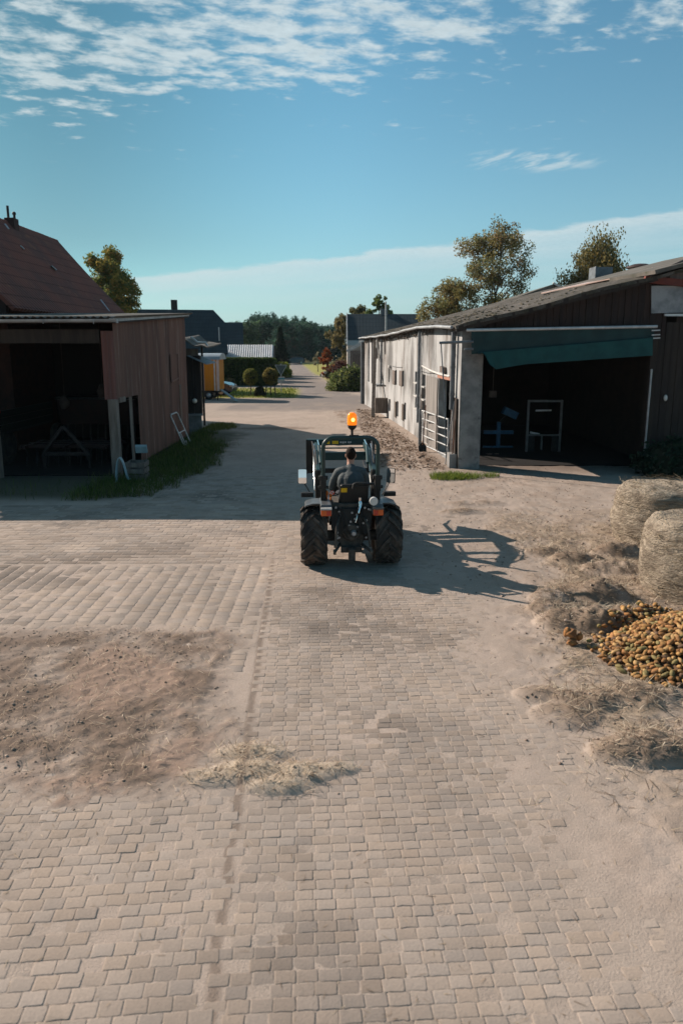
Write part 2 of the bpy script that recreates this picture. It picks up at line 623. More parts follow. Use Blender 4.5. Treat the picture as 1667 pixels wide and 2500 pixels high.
def _gpat(x, y, z):
    # stones of the yard seen far off, and fine grit
    vor = E.nt.nodes.new('ShaderNodeTexVoronoi')
    vor.inputs['Scale'].default_value = 5.5
    g_ = E.nt.nodes.new('ShaderNodeNewGeometry')
    E.nt.links.new(g_.outputs['Position'], vor.inputs['Vector'])
    return E(vor.outputs['Distance']) * 0.15, None


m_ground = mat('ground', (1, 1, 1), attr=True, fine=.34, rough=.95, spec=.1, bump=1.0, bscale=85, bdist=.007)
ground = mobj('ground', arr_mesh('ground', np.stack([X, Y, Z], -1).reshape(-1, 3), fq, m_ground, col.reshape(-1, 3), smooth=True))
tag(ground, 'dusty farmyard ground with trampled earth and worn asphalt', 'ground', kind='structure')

# ------------------------------------------------------------------ pavers
def pavers(L, W, gaps, rows, org, ang, mask, stag=.5, notch=0.012, ch=.0005, tv=(.91, 1.07)):
    """running bond; L along the course, W across it; returns centres and course direction"""
    ca, sa = math.cos(ang), math.sin(ang)
    i0, i1, j0, j1 = rows
    jj, ii = np.meshgrid(np.arange(j0, j1), np.arange(i0, i1), indexing='ij')
    a = (ii + stag * (jj % 2)) * L
    b = jj * W
    cx = org[0] + a * ca - b * sa
    cy = org[1] + a * sa + b * ca
    keep = mask(cx, cy)
    cx, cy = cx[keep], cy[keep]
    n = len(cx)
    l, ww, nt_ = L / 2 - gaps[0] / 2, W / 2 - gaps[1] / 2, notch
    q_ = .007
    ring = np.array([(-l, -ww + q_), (-l + q_, -ww), (-l * .35, -ww + nt_), (l * .35, -ww + nt_), (l - q_, -ww), (l, -ww + q_),
                     (l, ww - q_), (l - q_, ww), (l * .35, ww - nt_), (-l * .35, ww - nt_), (-l + q_, ww), (-l, ww - q_)])
    inn = ring * np.array([(l - .004) / l, (ww - .004) / ww])
    k = len(ring)
    rj = rng.normal(0, .0016, (n, k, 2))
    ra = rng.normal(0, .012, n)
    tz = rng.normal(0, .0010, n); tx = rng.normal(0, .006, n); ty = rng.normal(0, .006, n)
    vs = []
    for src, z, jit in ((ring, -.03, 1), (ring, -ch, 1), (inn, 0.0, 1)):
        pnt = src[None] + rj
        c2, s2 = np.cos(ra + ang)[:, None], np.sin(ra + ang)[:, None]
        X_ = pnt[..., 0] * c2 - pnt[..., 1] * s2
        Y_ = pnt[..., 0] * s2 + pnt[..., 1] * c2
        Z_ = z + tz[:, None] + X_ * tx[:, None] + Y_ * ty[:, None] + swell(cx, cy)[:, None]
        vs.append(np.stack([cx[:, None] + X_, cy[:, None] + Y_, Z_], -1))
    vs = np.stack(vs, 1).reshape(-1, 3)
    base = (np.arange(n) * 3 * k)[:, None]
    r = np.arange(k)
    q1 = np.stack([r, (r + 1) % k, k + (r + 1) % k, k + r], -1)
    q2 = q1 + k
    top = np.array([[2 * k + 0, 2 * k + 1, 2 * k + 10, 2 * k + 11], [2 * k + 1, 2 * k + 2, 2 * k + 9, 2 * k + 10], [2 * k + 2, 2 * k + 3, 2 * k + 8, 2 * k + 9],
                    [2 * k + 3, 2 * k + 4, 2 * k + 7, 2 * k + 8], [2 * k + 4, 2 * k + 5, 2 * k + 6, 2 * k + 7]])
    fs = (base[:, :, None] + np.concatenate([q1, q2, top])[None]).reshape(-1, 4)
    t = rng.uniform(tv[0], tv[1], n) * (1 - .30 * sstep(.54, .74, fbm(cx * .7, cy * .9, 301, 4)) - .10 * sstep(.5, .6, fbm(cx * 2.3, cy * 2.3, 311, 3))) * (1 + .10 * sstep(.55, .7, fbm(cx * .9, cy * .5, 321, 4)))
    warm = rng.uniform(-.5, .5, n)
    col = np.stack([t * (1 + .05 * warm), t, t * (1 - .06 * warm)], -1)
    return vs, fs, np.repeat(col, 3 * k, 0)


parts_ = [
    pavers(.118, .080, (.0034, .0006), (-58, 36, -12, 286), (-.66, 2.87), R(3.1), lambda x, y: (x > seam(y) + .015) & (x < 3.0) & (y > 1.9) & ((y < 12.6) | (x > -1.1)) & (y < 24), stag=.17, notch=.003),
    pavers(.138, .185, (.005, .007), (-3, 31, 0, 66), (-1.12, 6.9), R(90), lambda x, y: (x < seam(y) - .06) & (x > -10) & (y > 6.7) & (y < 10.27), notch=.009, ch=.0012),
    pavers(.225, .155, (.009, .005), (-48, 3, 0, 100), (-1.1, 10.44), R(0.6), lambda x, y: (x < np.where(y < 12.6, seam(y) - .1, -1.2)) & (x > -5.0 - 5 * (y < 14.5)) & (y < 23), notch=.008, ch=.0012, tv=(.82, 1.10)),
    pavers(.125, .090, (.0042, .0010), (-42, 17, 0, 46), (-.86, 1.8), R(5), lambda x, y: (x < seam(y) - .03) & (x > -5) & (y < 5.3), stag=.3, notch=.003),
]
vs, fs, cs, b = [], [], [], 0
for a_, f_, c_ in parts_:
    vs.append(a_); fs.append(f_ + b); cs.append(c_)
    b += len(a_)
m_paver = mat('paver', (.320, .266, .226), (.375, .305, .254), scale=.7, lo=.38, hi=.62, attr=True, fine=.22, rough=.9, spec=.15, bump=.6, bscale=70, bdist=.006, c3=(.275, .228, .19), s3=3.0, lo3=.55, hi3=.8)
pv_o = mobj('paving', arr_mesh('paving', np.concatenate(vs), np.concatenate(fs), m_paver, np.concatenate(cs)))
tag(pv_o, 'grey concrete block paving of the farmyard', 'paving', kind='structure')

# ------------------------------------------------------------------ loose straw, clods, weeds
def strands(name, n, sample, length, width, tints, lift, tilt, m, label, cat, curve=0.0):
    x, y = sample(n)
    n = len(x)
    z = height(x, y)
    a = rng.uniform(0, 2 * PI, n)
    L = rng.uniform(length[0], length[1], n)
    el_ = np.abs(rng.normal(0, tilt, n)) if tilt < 1 else rng.uniform(.7, 1.45, n)
    d = np.stack([np.cos(a) * np.cos(el_), np.sin(a) * np.cos(el_), np.sin(el_)], -1)
    s = np.stack([-np.sin(a), np.cos(a), np.zeros(n)], -1) * (rng.uniform(width[0], width[1], n) / 2)[:, None]
    p0 = np.stack([x, y, z + rng.uniform(0, lift, n)], -1)
    mid = p0 + d * (L * .55)[:, None]
    bend = np.stack([np.cos(a), np.sin(a), -.5 * np.ones(n)], -1) * (L * curve)[:, None]
    end = p0 + d * L[:, None] + bend
    up = np.array([0, 0, .002])
    vs = np.stack([p0 - s, p0 + s, mid - s * .8 + up, mid + s * .8 + up, end - s * .25, end + s * .25], 1).reshape(-1, 3)
    b = (np.arange(n) * 6)[:, None, None]
    fs = (b + np.array([[0, 1, 3, 2], [2, 3, 5, 4]])[None]).reshape(-1, 4)
    t = np.array(tints)[rng.integers(0, len(tints), n)] * rng.uniform(.7, 1.25, n)[:, None]
    o = mobj(name, arr_mesh(name, vs, fs, m, np.repeat(t, 6, 0)))
    return tag(o, label, cat, kind='stuff')


def in_box(x0, x1, y0, y1, w):
    def f(n):
        x, y = rng.uniform(x0, x1, n * 3), rng.uniform(y0, y1, n * 3)
        k = rng.uniform(0, 1, n * 3) < w(x, y)
        return x[k][:n], y[k][:n]
    return f


m_leafy = mat('strand', (1, 1, 1), attr=True, rough=.85, spec=.15, trans=.35)
STRAW = [(.50, .40, .29), (.40, .31, .225), (.60, .50, .38), (.30, .225, .16), (.22, .165, .12)]
strands('straw_litter', 26000, in_box(1.2, 7, 4.2, 14.5, lambda x, y: np.clip(fields(x, y)[5] * 1.0 * (.35 + sstep(.45, .6, fbm(x * 2, y * 2, 77)) * .65) + .7 * np.clip(blobs(x, y, MOUNDS) / .08, 0, 1), 0.012, 1)),
        (.04, .15), (.0035, .0085), STRAW + [(.70, .60, .46), (.13, .095, .07)], .02, .24, m_leafy, 'loose dry straw scattered around the hay bales and over the dirt', 'straw')
strands('straw_wisps', 8500, in_box(-3.4, .4, 4.4, 8.0, lambda x, y: np.clip(fields(x, y)[4] * .95 + fields(x, y)[3] * .13, 0, 1)),
        (.03, .12), (.003, .006), [tuple(1.3 * q for q in c_) for c_ in STRAW], .025, .3, m_leafy, 'trampled straw and dry earth spilling onto the paving', 'straw')
strands('yard_chaff', 9000, in_box(-7, 5, 2.6, 13.5, lambda x, y: .25 + .75 * sstep(.5, .65, fbm(x * .8, y * .8, 5))), (.015, .07), (.002, .005), STRAW, .004, .06, m_leafy, 'thin chaff and straw bits lying over the paving', 'straw')
WEED = [(.06, .10, .022), (.085, .13, .028), (.11, .155, .035), (.05, .08, .022), (.16, .16, .06)]


def wmask(x, y):
    r = np.interp(y, [15.0, 15.4, 18, 23, 27.7], [-5.2, -4.3, -3.65, -3.8, -5.3])
    lft = np.where(y < 17.4, -9.2, -5.68)
    return ((x < r + (fbm(x * 2, y * 2, 8) - .5) * 1.1 - .1 + (fbm(x * 7, y * 7, 18) - .5) * .8) & (x > lft)).astype(float) * np.where(y < 17.6, .03 + .97 * sstep(-6.4, -5.8, x), 1.0) * (.3 + fbm(x * 3, y * 3, 4))


strands('weeds', 18000, in_box(-9.2, -3.3, 14.9, 27.9, wmask), (.08, .32), (.006, .014), WEED, .0, 2, m_leafy, 'rough green weeds growing along the foot of the brown shed', 'weeds', curve=.25)
strands('grass_tuft', 2600, in_box(2.3, 4.1, 16.9, 18.3, lambda x, y: np.clip(1.15 - ((x - 2.85) / .75) ** 2 - ((y - 17.6) / .42) ** 2, 0, 1) + .6 * np.clip(1 - ((x - 3.85) / .3) ** 2 - ((y - 17.75) / .25) ** 2, 0, 1)),
        (.06, .20), (.006, .012), [(.16, .22, .03), (.12, .19, .03), (.20, .24, .05)], 0, 2, m_leafy, 'bright green grass tuft at the foot of the concrete pillar', 'grass', curve=.2)
strands('verge_grass', 2200, in_box(-5.7, -4.3, 27.5, 31.5, lambda x, y: np.clip(1 - ((x + 5.2) / .9) ** 2 - ((y - 29.3) / 1.6) ** 2, 0, 1)),
        (.05, .18), (.008, .016), [(.15, .17, .03), (.2, .19, .06), (.11, .13, .03)], 0, 2, m_leafy, 'thin sunlit grass beside the slim black post', 'grass', curve=.2)
strands('lawn', 5000, in_box(-12, -3, 46.8, 58, lambda x, y: sstep(-3.0 - (y - 48) * .05, -3.6 - (y - 48) * .05, x)), (.08, .2), (.02, .045),
        [(.20, .24, .035), (.26, .27, .06), (.15, .19, .03)], 0, 2, m_leafy, 'green lawn between the hedge and the farmyard', 'grass', curve=.2)
LIT = [(.19, .13, .095), (.25, .18, .13), (.14, .10, .075), (.32, .25, .19)]
strands('leaf_litter', 2600, in_box(.8, 3.1, 18.6, 40, lambda x, y: fields(x, y)[7] * .9), (.04, .13), (.02, .05), LIT, .03, .25, m_leafy, 'brown leaf and manure litter along the white barn wall', 'litter')


def clods(n, sample, r, tints, name, label):
    x, y = sample(n)
    n = len(x)
    bm = bmesh.new(); bmesh.ops.create_icosphere(bm, subdivisions=1, radius=1)
    u = np.array([v.co[:] for v in bm.verts]); f = np.array([[v.index for v in q.verts] for q in bm.faces]); bm.free()
    s = rng.gamma(2.0, r / 2, n).clip(r * .3, r * 3.2)
    k = u[None] * rng.uniform(.55, 1.25, (n, len(u), 1)) * s[:, None, None] * np.array([1, 1, .7])
    vs = (k + np.stack([x, y, height(x, y) + s * .15], -1)[:, None]).reshape(-1, 3)
    fs = (f[None] + (np.arange(n) * len(u))[:, None, None]).reshape(-1, 3)
    t = np.array(tints)[rng.integers(0, len(tints), n)] * rng.uniform(.75, 1.25, n)[:, None]
    return tag(mobj(name, arr_mesh(name, vs, fs, m_clod, np.repeat(t, len(u), 0))), label, 'earth', kind='stuff')


m_clod = mat('clod', (1, 1, 1), attr=True, rough=.95, spec=.08, fine=.3)
clods(4200, in_box(-7, .2, 4.4, 8.1, lambda x, y: np.clip(fields(x, y)[3] * sstep(.45, .65, fbm(x * 1.6, y * 1.6, 61, 3)) * 1.2 + .5 * fields(x, y)[4] + .10 * soft_box(x, y, -14, -.9, 4.4, 8.3, .5), 0.004, 1)), .0058, [(.28, .215, .17), (.32, .25, .20), (.38, .30, .245), (.22, .165, .13)], 'soil_clods', 'crumbly clods of dark soil spread over the paving')
clods(3500, in_box(1.2, 6, 5, 19, lambda x, y: .15 + .6 * fields(x, y)[6] * sstep(.4, .6, fbm(x * 2, y * 2, 31))), .008, [(.26, .20, .16), (.34, .27, .225), (.20, .15, .12)], 'yard_crumbs', 'crumbs of earth and stone on the bare dirt')
clods(1500, in_box(.8, 3.2, 18.8, 41, lambda x, y: fields(x, y)[7]), .022, [(.19, .135, .10), (.27, .20, .155), (.14, .10, .078)], 'manure_crumbs', 'brown crumbs along the foot of the white wall')
# ================================================================== LEFT: brown machine shed
m_brown = mat('brown_sheet', (.185, .096, .072), (.115, .064, .051), scale=1.6, stretch=(1, 1, .10), lo=.38, hi=.62, c3=(.29, .195, .155), s3=8, st3=(1, 1, .05), lo3=.54, hi3=.72, rough=.75, spec=.25, fine=.12)
m_brown2 = mat('brown_red_sheet', (.19, .078, .065), (.135, .065, .056), scale=2, stretch=(1, 1, .1), rough=.75, fine=.12)
m_wood = mat('old_grey_wood', (.20, .172, .15), (.12, .10, .085), scale=3, stretch=(3, 3, .35), rough=.9, fine=.2, bump=.5, bscale=18, bstretch=(3, 3, .3))
m_darkwood = mat('dark_wood', (.045, .034, .028), (.028, .022, .02), scale=2.5, stretch=(3, 3, .25), rough=.9, fine=.2, bump=.5, bscale=16, bstretch=(3, 3, .3))
m_black = mat('black_paint', (.012, .012, .013), rough=.5)
m_zinc = mat('zinc', (.36, .38, .40), (.26, .28, .30), scale=4, rough=.42, metal=.6, fine=.1)
m_grey_gutter = mat('grey_gutter', (.40, .42, .43), (.27, .28, .29), scale=2.0, stretch=(1, 1, 1), rough=.5, metal=.2)
m_fibre = mat('fibre_cement', (.15, .135, .12), (.085, .082, .07), scale=1.2, rough=.95, fine=.3, c3=(.07, .075, .05), s3=3, lo3=.55, hi3=.7)
m_whitepaint = mat('white_paint', (.62, .62, .60), (.45, .44, .42), scale=6, rough=.55)
m_rust = mat('rust', (.14, .065, .04), (.08, .045, .035), scale=9, rough=.9, fine=.25)
m_paleblue = mat('pale_blue_plastic', (.30, .42, .46), (.22, .32, .36), scale=6, rough=.5)
m_earth_in = mat('shaded_earth_floor', (.010, .009, .009), (.008, .007, .007), scale=1.5, rough=.95, fine=.3, bump=.6, bscale=9)  # indoor darkness is put into this near-black floor colour

XW, Y0, Y1 = -5.68, 17.7, 25.7
shed = thing('machine_shed', 'brown corrugated open-fronted machine shed with long pale gutter', 'shed', (-8.4, 21.5, 0))
ztop = lambda y: 4.02 + (y - 17.15) * .052
# side wall with the doorway next to the corner post, the hatch and the narrow slit
b = MB()
def side(y0, y1, z0, z1f=None, z1=None):
    b.corr((XW, y0, 0), (XW, y1, 0), z0, (lambda t: ztop(y0 + (y1 - y0) * t) - .04) if z1 is None else z1, per=.11, amp=.012, nrm=(1, 0, 0))
side(17.62, 19.45, 2.02)
side(19.45, 23.2, .12)
side(23.2, 23.75, .12, z1=2.25); side(23.2, 23.75, 3.05)
side(23.75, 24.25, .12, z1=2.25); side(23.75, 24.25, 3.05)
side(24.25, 25.7, .12)
b.build('side_wall', m_brown, shed)
b = MB(); b.corr((-5.98, 17.6, 0), (XW, 17.6, 0), 2.02, 3.72, per=.11, amp=.014, nrm=(0, -1, 0))
b.build('corner_sheet', m_brown2, shed)
h = MB(); h.corr((XW + .025, 23.2, 0), (XW + .025, 24.25, 0), 2.22, 3.08, per=.11, amp=.010, nrm=(1, 0, 0))
for y in (23.2, 24.25): h.bar((XW + .04, y, 2.2), (XW + .04, y, 3.1), .05, .03)
h.bar((XW + .04, 23.2, 2.2), (XW + .04, 24.25, 2.28), .03, .05)
h.build('hatch', m_brown, shed)
s_ = MB(); s_.box(XW - .10, XW + .018, 24.42, 24.72, .75, 2.05)
s_.build('dark_slit', m_black, shed)  # black box on the sheet stands in for the dark of a slit
b = MB(); b.box(XW - .06, XW + .03, 17.75, 18.25, 1.93, 2.06)
b.build('lintel_board', m_wood, shed)
for x, y, l in ((-5.80, 17.68, 'weathered grey corner post'), (-8.9, 17.68, None)):
    b = MB(); b.box(x - .11, x + .11, y - .1, y + .1, -.05, 2.03 if x > -7 else 3.74); b.build('post', m_wood, shed, bevel=.01, label=l)
b = MB(); b.obox((-5.83, 19.25, 1.0), (.02, .02, 0), (-.02, .13, 0), (0, 0, 1.02)); b.build('plank', m_wood, shed, label='weathered plank standing in the doorway')
b = MB(); b.box(-13, -6.02, 17.60, 17.74, 3.42, 3.76); b.build('fascia_beam', m_darkwood, shed)
b = MB()   # corrugated roof, the waves run down to the gutter
n = int(7.6 / .18 * 6)
vs_r = []
for i in range(n + 1):
    x = -13.0 + 7.6 * i / n
    o = .028 * math.sin(2 * PI * (7.6 * i / n) / .18)
    vs_r += [(x, 17.05, 4.03 + o), (x, 25.95, 4.53 + o)]
b.add(vs_r, [(2 * i, 2 * i + 2, 2 * i + 3, 2 * i + 1) for i in range(n)])
b.build('roof', m_fibre, shed)
b = MB(); b.slab((-13, 17.3, 3.955), (-5.55, 17.3, 3.955), (-5.55, 25.85, 4.45), (-13, 25.85, 4.45), .06); b.build('roof_boards', m_darkwood, shed)
b = MB(); b.bar((XW + .12, 17.1, 3.97), (XW + .12, 25.9, 4.49), .05, .09); b.build('verge_strip', m_grey_gutter, shed)
gu = MB()
arc = [(-.07 * math.cos(a), -.075 * math.sin(a)) for a in np.linspace(0, PI, 9)] + [(.06 * math.cos(a), -.062 * math.sin(a)) for a in np.linspace(0, PI, 9)]
gu.prism([(-13, 17.0 + a, 3.955 + c) for a, c in arc], (7.65, 0, 0.03))
gu.box(-5.37, -5.355, 16.93, 17.07, 3.89, 3.985)
go = gu.build('gutter', m_grey_gutter, shed, smooth=40)
for x in (-5.9, -7.1, -8.3, -9.5):
    k = MB(); k.bar((x, 16.92, 3.96), (x, 17.3, 3.99), .03, .012); k.bar((x, 16.92, 3.87), (x, 16.92, 3.97), .03, .012); k.build('gutter_bracket', m_zinc, go)
b = MB(); b.box(-13, XW - .05, 25.62, 25.72, 0, 4.4); b.box(-13.1, -13, 17.7, 25.7, 0, 4.4); b.build('back_wall', mat('shaded_boards', (.014, .012, .012), rough=.95), shed)  # the unlit depth of the shed is put into the board colour
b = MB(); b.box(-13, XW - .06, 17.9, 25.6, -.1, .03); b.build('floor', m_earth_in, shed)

# --- what stands in the shed, its darkness put into their colours
m_dkred = mat('shaded_red_paint', (.022, .009, .008), (.014, .008, .008), scale=5, rough=.7, fine=.2)
m_dkgreen = mat('shaded_green_paint', (.006, .010, .008), (.005, .007, .006), scale=5, rough=.7, fine=.2)
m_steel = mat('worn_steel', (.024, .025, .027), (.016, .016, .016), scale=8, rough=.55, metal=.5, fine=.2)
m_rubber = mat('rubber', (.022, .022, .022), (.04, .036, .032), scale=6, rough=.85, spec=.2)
# harrow with an A-shaped hitch
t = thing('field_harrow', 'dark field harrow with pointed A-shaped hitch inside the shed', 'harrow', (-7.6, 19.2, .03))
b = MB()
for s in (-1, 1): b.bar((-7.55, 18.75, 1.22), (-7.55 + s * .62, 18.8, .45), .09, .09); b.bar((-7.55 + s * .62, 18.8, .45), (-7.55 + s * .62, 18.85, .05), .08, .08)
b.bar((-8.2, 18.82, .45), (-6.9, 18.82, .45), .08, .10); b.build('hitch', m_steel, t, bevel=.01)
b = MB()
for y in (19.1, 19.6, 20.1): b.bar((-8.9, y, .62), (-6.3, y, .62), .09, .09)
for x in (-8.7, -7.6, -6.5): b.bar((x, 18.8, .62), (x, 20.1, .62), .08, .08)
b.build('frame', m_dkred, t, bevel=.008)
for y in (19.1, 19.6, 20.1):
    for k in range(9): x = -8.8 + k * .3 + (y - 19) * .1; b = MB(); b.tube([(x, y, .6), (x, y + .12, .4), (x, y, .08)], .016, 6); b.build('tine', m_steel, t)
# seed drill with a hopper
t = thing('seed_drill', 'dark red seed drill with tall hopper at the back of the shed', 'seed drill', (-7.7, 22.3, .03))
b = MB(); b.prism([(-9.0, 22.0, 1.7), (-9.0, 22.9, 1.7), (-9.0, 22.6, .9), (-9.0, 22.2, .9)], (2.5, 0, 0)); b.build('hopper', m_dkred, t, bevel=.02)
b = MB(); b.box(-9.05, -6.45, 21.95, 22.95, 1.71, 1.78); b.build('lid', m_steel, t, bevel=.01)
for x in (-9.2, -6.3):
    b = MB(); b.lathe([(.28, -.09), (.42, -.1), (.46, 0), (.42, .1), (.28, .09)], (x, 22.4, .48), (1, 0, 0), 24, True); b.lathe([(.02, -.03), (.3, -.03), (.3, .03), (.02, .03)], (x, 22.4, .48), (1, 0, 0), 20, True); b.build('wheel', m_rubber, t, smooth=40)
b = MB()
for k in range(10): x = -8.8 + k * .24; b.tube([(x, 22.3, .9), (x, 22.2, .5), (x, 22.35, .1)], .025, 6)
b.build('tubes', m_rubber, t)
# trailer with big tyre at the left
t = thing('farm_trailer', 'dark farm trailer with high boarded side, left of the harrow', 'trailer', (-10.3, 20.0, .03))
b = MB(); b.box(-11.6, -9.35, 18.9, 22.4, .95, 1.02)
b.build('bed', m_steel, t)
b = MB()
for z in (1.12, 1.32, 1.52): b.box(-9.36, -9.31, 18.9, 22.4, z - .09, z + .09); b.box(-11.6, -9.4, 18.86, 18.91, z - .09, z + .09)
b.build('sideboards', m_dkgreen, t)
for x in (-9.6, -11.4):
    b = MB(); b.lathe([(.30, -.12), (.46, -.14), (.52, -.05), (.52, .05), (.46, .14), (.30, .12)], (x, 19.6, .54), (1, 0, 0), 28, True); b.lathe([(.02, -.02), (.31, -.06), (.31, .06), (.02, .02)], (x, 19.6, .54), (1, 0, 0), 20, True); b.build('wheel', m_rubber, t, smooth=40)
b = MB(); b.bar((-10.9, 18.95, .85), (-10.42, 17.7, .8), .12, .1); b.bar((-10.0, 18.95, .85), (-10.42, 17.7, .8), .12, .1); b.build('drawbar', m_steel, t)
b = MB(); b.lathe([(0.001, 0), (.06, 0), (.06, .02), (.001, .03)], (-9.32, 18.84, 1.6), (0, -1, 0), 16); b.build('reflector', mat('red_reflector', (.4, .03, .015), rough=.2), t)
# old bags hung on a rail, the shed's shade put into the cloth colour
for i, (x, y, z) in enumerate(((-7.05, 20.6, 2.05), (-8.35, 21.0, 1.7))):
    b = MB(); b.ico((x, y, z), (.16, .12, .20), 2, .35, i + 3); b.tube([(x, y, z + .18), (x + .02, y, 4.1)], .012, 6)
    b.solo('hanging_sack', mat('sack_cloth%d' % i, (.05, .04, .036), (.035, .028, .026), scale=8, rough=.95), ['darkened sack hanging from the shed roof above the harrow', 'lower darkened sack hanging beside the trailer boards'][i], 'sack', 'sacks hanging in the shed', smooth=60)
# small junk at the corner of the shed
b = MB()
arcp = [(-5.42 + .02 * math.sin(a * 2), 17.05 + .05 * math.sin(a), .02 + .56 * math.sin(a)) for a in np.linspace(0, PI, 13)]
pts = [(-5.60 + .34 * (i / 12) ** 1.3, 16.95, .02 + .62 * math.sin(PI * min(1, (i / 12) * 1.15 + 0.0)) ** .7 if i < 11 else .1) for i in range(13)]
for i in range(12): b.bar(pts[i], pts[i + 1], .10, .025, up=(1, 0, .3))
b.solo('bent_plastic_strip', m_paleblue, 'bent pale blue plastic strip standing in the weeds by the corner post', 'plastic strip')
t = thing('wooden_crate', 'old brown wooden crate in the weeds beside the shed doorway', 'crate', (-5.18, 17.35, 0))
b = MB()
for z in (.10, .26, .42):
    b.box(-5.42, -4.94, 17.12, 17.14, z - .06, z + .06); b.box(-5.42, -4.94, 17.56, 17.58, z - .06, z + .06)
    b.box(-5.42, -5.40, 17.15, 17.55, z - .06, z + .06); b.box(-4.96, -4.94, 17.15, 17.55, z - .06, z + .06)
b.box(-5.4, -4.96, 17.15, 17.55, .03, .05); b.build('slats', m_wood, t)
for x in (-5.37, -4.99):
    for y in (17.165, 17.535): k = MB(); k.box(x - .02, x + .02, y - .02, y + .02, .0, .5); k.build('corner_post', m_wood, t)
b = MB(); b.obox((-5.42, 18.6, .62), (.16, 0, 0), (0, .012, .03), (0, -.03, .09)); b.solo('pale_blue_panel', m_paleblue, 'small pale blue panel leaning in the shed doorway', 'panel', bevel=.005)
# white metal folding frame leaning on the wall
t = thing('folding_frame', 'white tubular metal frame leaning against the far end of the brown wall', 'metal frame', (-5.35, 23.6, 0))
P = lambda a, bq: (-5.63 + .34 * (1 - bq), 22.9 + .95 * a + .2 * (1 - bq), .10 + .98 * bq)
b = MB(); b.tube([P(0, 0), P(0, 1), P(.1, 1.06), P(.9, 1.06), P(1, 1), P(1, 0)], .024, 8); b.tube([P(0, .42), P(1, .42)], .02, 8); b.build('frame', m_whitepaint, t, smooth=50)
b = MB(); b.tube([P(.25, .42), P(.25, 0), P(.25, -.06)], .016, 8); b.tube([P(0, 0), P(.45, -.02), P(.5, .10)], .02, 8); b.build('brace', m_whitepaint, t, smooth=50)

# ================================================================== black wooden store behind the shed
st = thing('plank_store', 'black plank store with ragged sheet roof behind the brown shed', 'store', (-7, 28.6, 0))
b = MB()
for i in range(10):
    x = -8.4 + i * .286
    b.box(x, x + .262, 27.6, 27.63 + .01 * (i % 2), .72, 3.0)
for i in range(11):
    y = 27.66 + i * .22
    xx_ = -5.56 - .26 * (y - 27.66); b.box(xx_ - .03, xx_ + .01 * (i % 2), y, y + .205, .72, 3.0)
b.build('planks', m_darkwood, st)
b = MB(); b.prism([(-8.4, 27.66, 0), (-5.58, 27.66, 0), (-6.2, 30, 0), (-8.4, 30, 0)], (0, 0, .66)); b.build('plinth', mat('pale_plinth', (.24, .24, .23), (.15, .15, .15), scale=3, rough=.9, fine=.2), st)
b = MB(); b.prism([(-8.4, 27.56, .66), (-5.5, 27.56, .66), (-6.15, 30.06, .66), (-8.4, 30.06, .66)], (0, 0, .08)); b.build('ledge', m_zinc, st)
b = MB(); b.prism([(-8.4, 27.68, 3.0), (-5.62, 27.68, 3.0), (-6.25, 29.9, 3.0), (-8.4, 29.9, 3.0)], (0, 0, .28)); b.prism([(-8.3, 27.75, .75), (-5.7, 27.75, .75), (-6.35, 29.9, .75), (-8.3, 29.9, .75)], (0, 0, 2.23)); b.build('inner_wall', m_wood, st)
b = MB()
n = 40
prof = lambda x: 3.70 - .10 * (x + 8.4) / 3.2 - (.18 * sstep(-6.2, -5.5, np.array(x))) + .03 * math.sin(x * 9) + .05 * math.sin(x * 4 + 1)
vs_r = []
for i in range(n + 1):
    x = -8.4 + 3.25 * i / n
    for y, dz in ((27.05, 0), (28.5, .06), (30.3, .14)): vs_r.append((x, y + .05 * math.sin(x * 5), float(prof(x)) + dz + .02 * math.sin(x * 13 + y)))
b.add(vs_r, [(3 * i + k, 3 * i + 3 + k, 3 * i + 4 + k, 3 * i + 1 + k) for i in range(n) for k in range(2)])
ro = b.build('roof', m_fibre, st)
sm = ro.modifiers.new('thick', 'SOLIDIFY'); sm.thickness = .05
b = MB(); b.tube([(-5.75, 27.05, 3.72), (-5.5, 27.0, 3.52), (-5.2, 27.05, 3.5), (-5.12, 27.0, 3.36)], .045, 7); b.build('torn_edge', m_whitepaint, st, smooth=50)
for y, h in ((27.3, 3.45), (29.9, 3.5)):
    b = MB(); b.tube([(-6.07 + (y - 27.3) * .06, y, 0), (-6.07 + (y - 27.3) * .06, y, h)], .045, 8); b.build('post', m_black, st, smooth=50)
b = MB(); b.slab((-5.95, 27.2, 3.02), (-5.2, 27.15, 2.70), (-5.2, 29.2, 2.72), (-5.95, 29.2, 3.04), .03); b.build('small_canopy', mat('grey_blue_sheet', (.20, .25, .28), (.13, .16, .18), scale=4, rough=.6), st)
b = MB(); b.ico((-5.80, 27.5, 1.25), .10, 2); b.build('lamp_globe', mat('opal_globe', (.62, .58, .5), rough=.35), st, smooth=60)

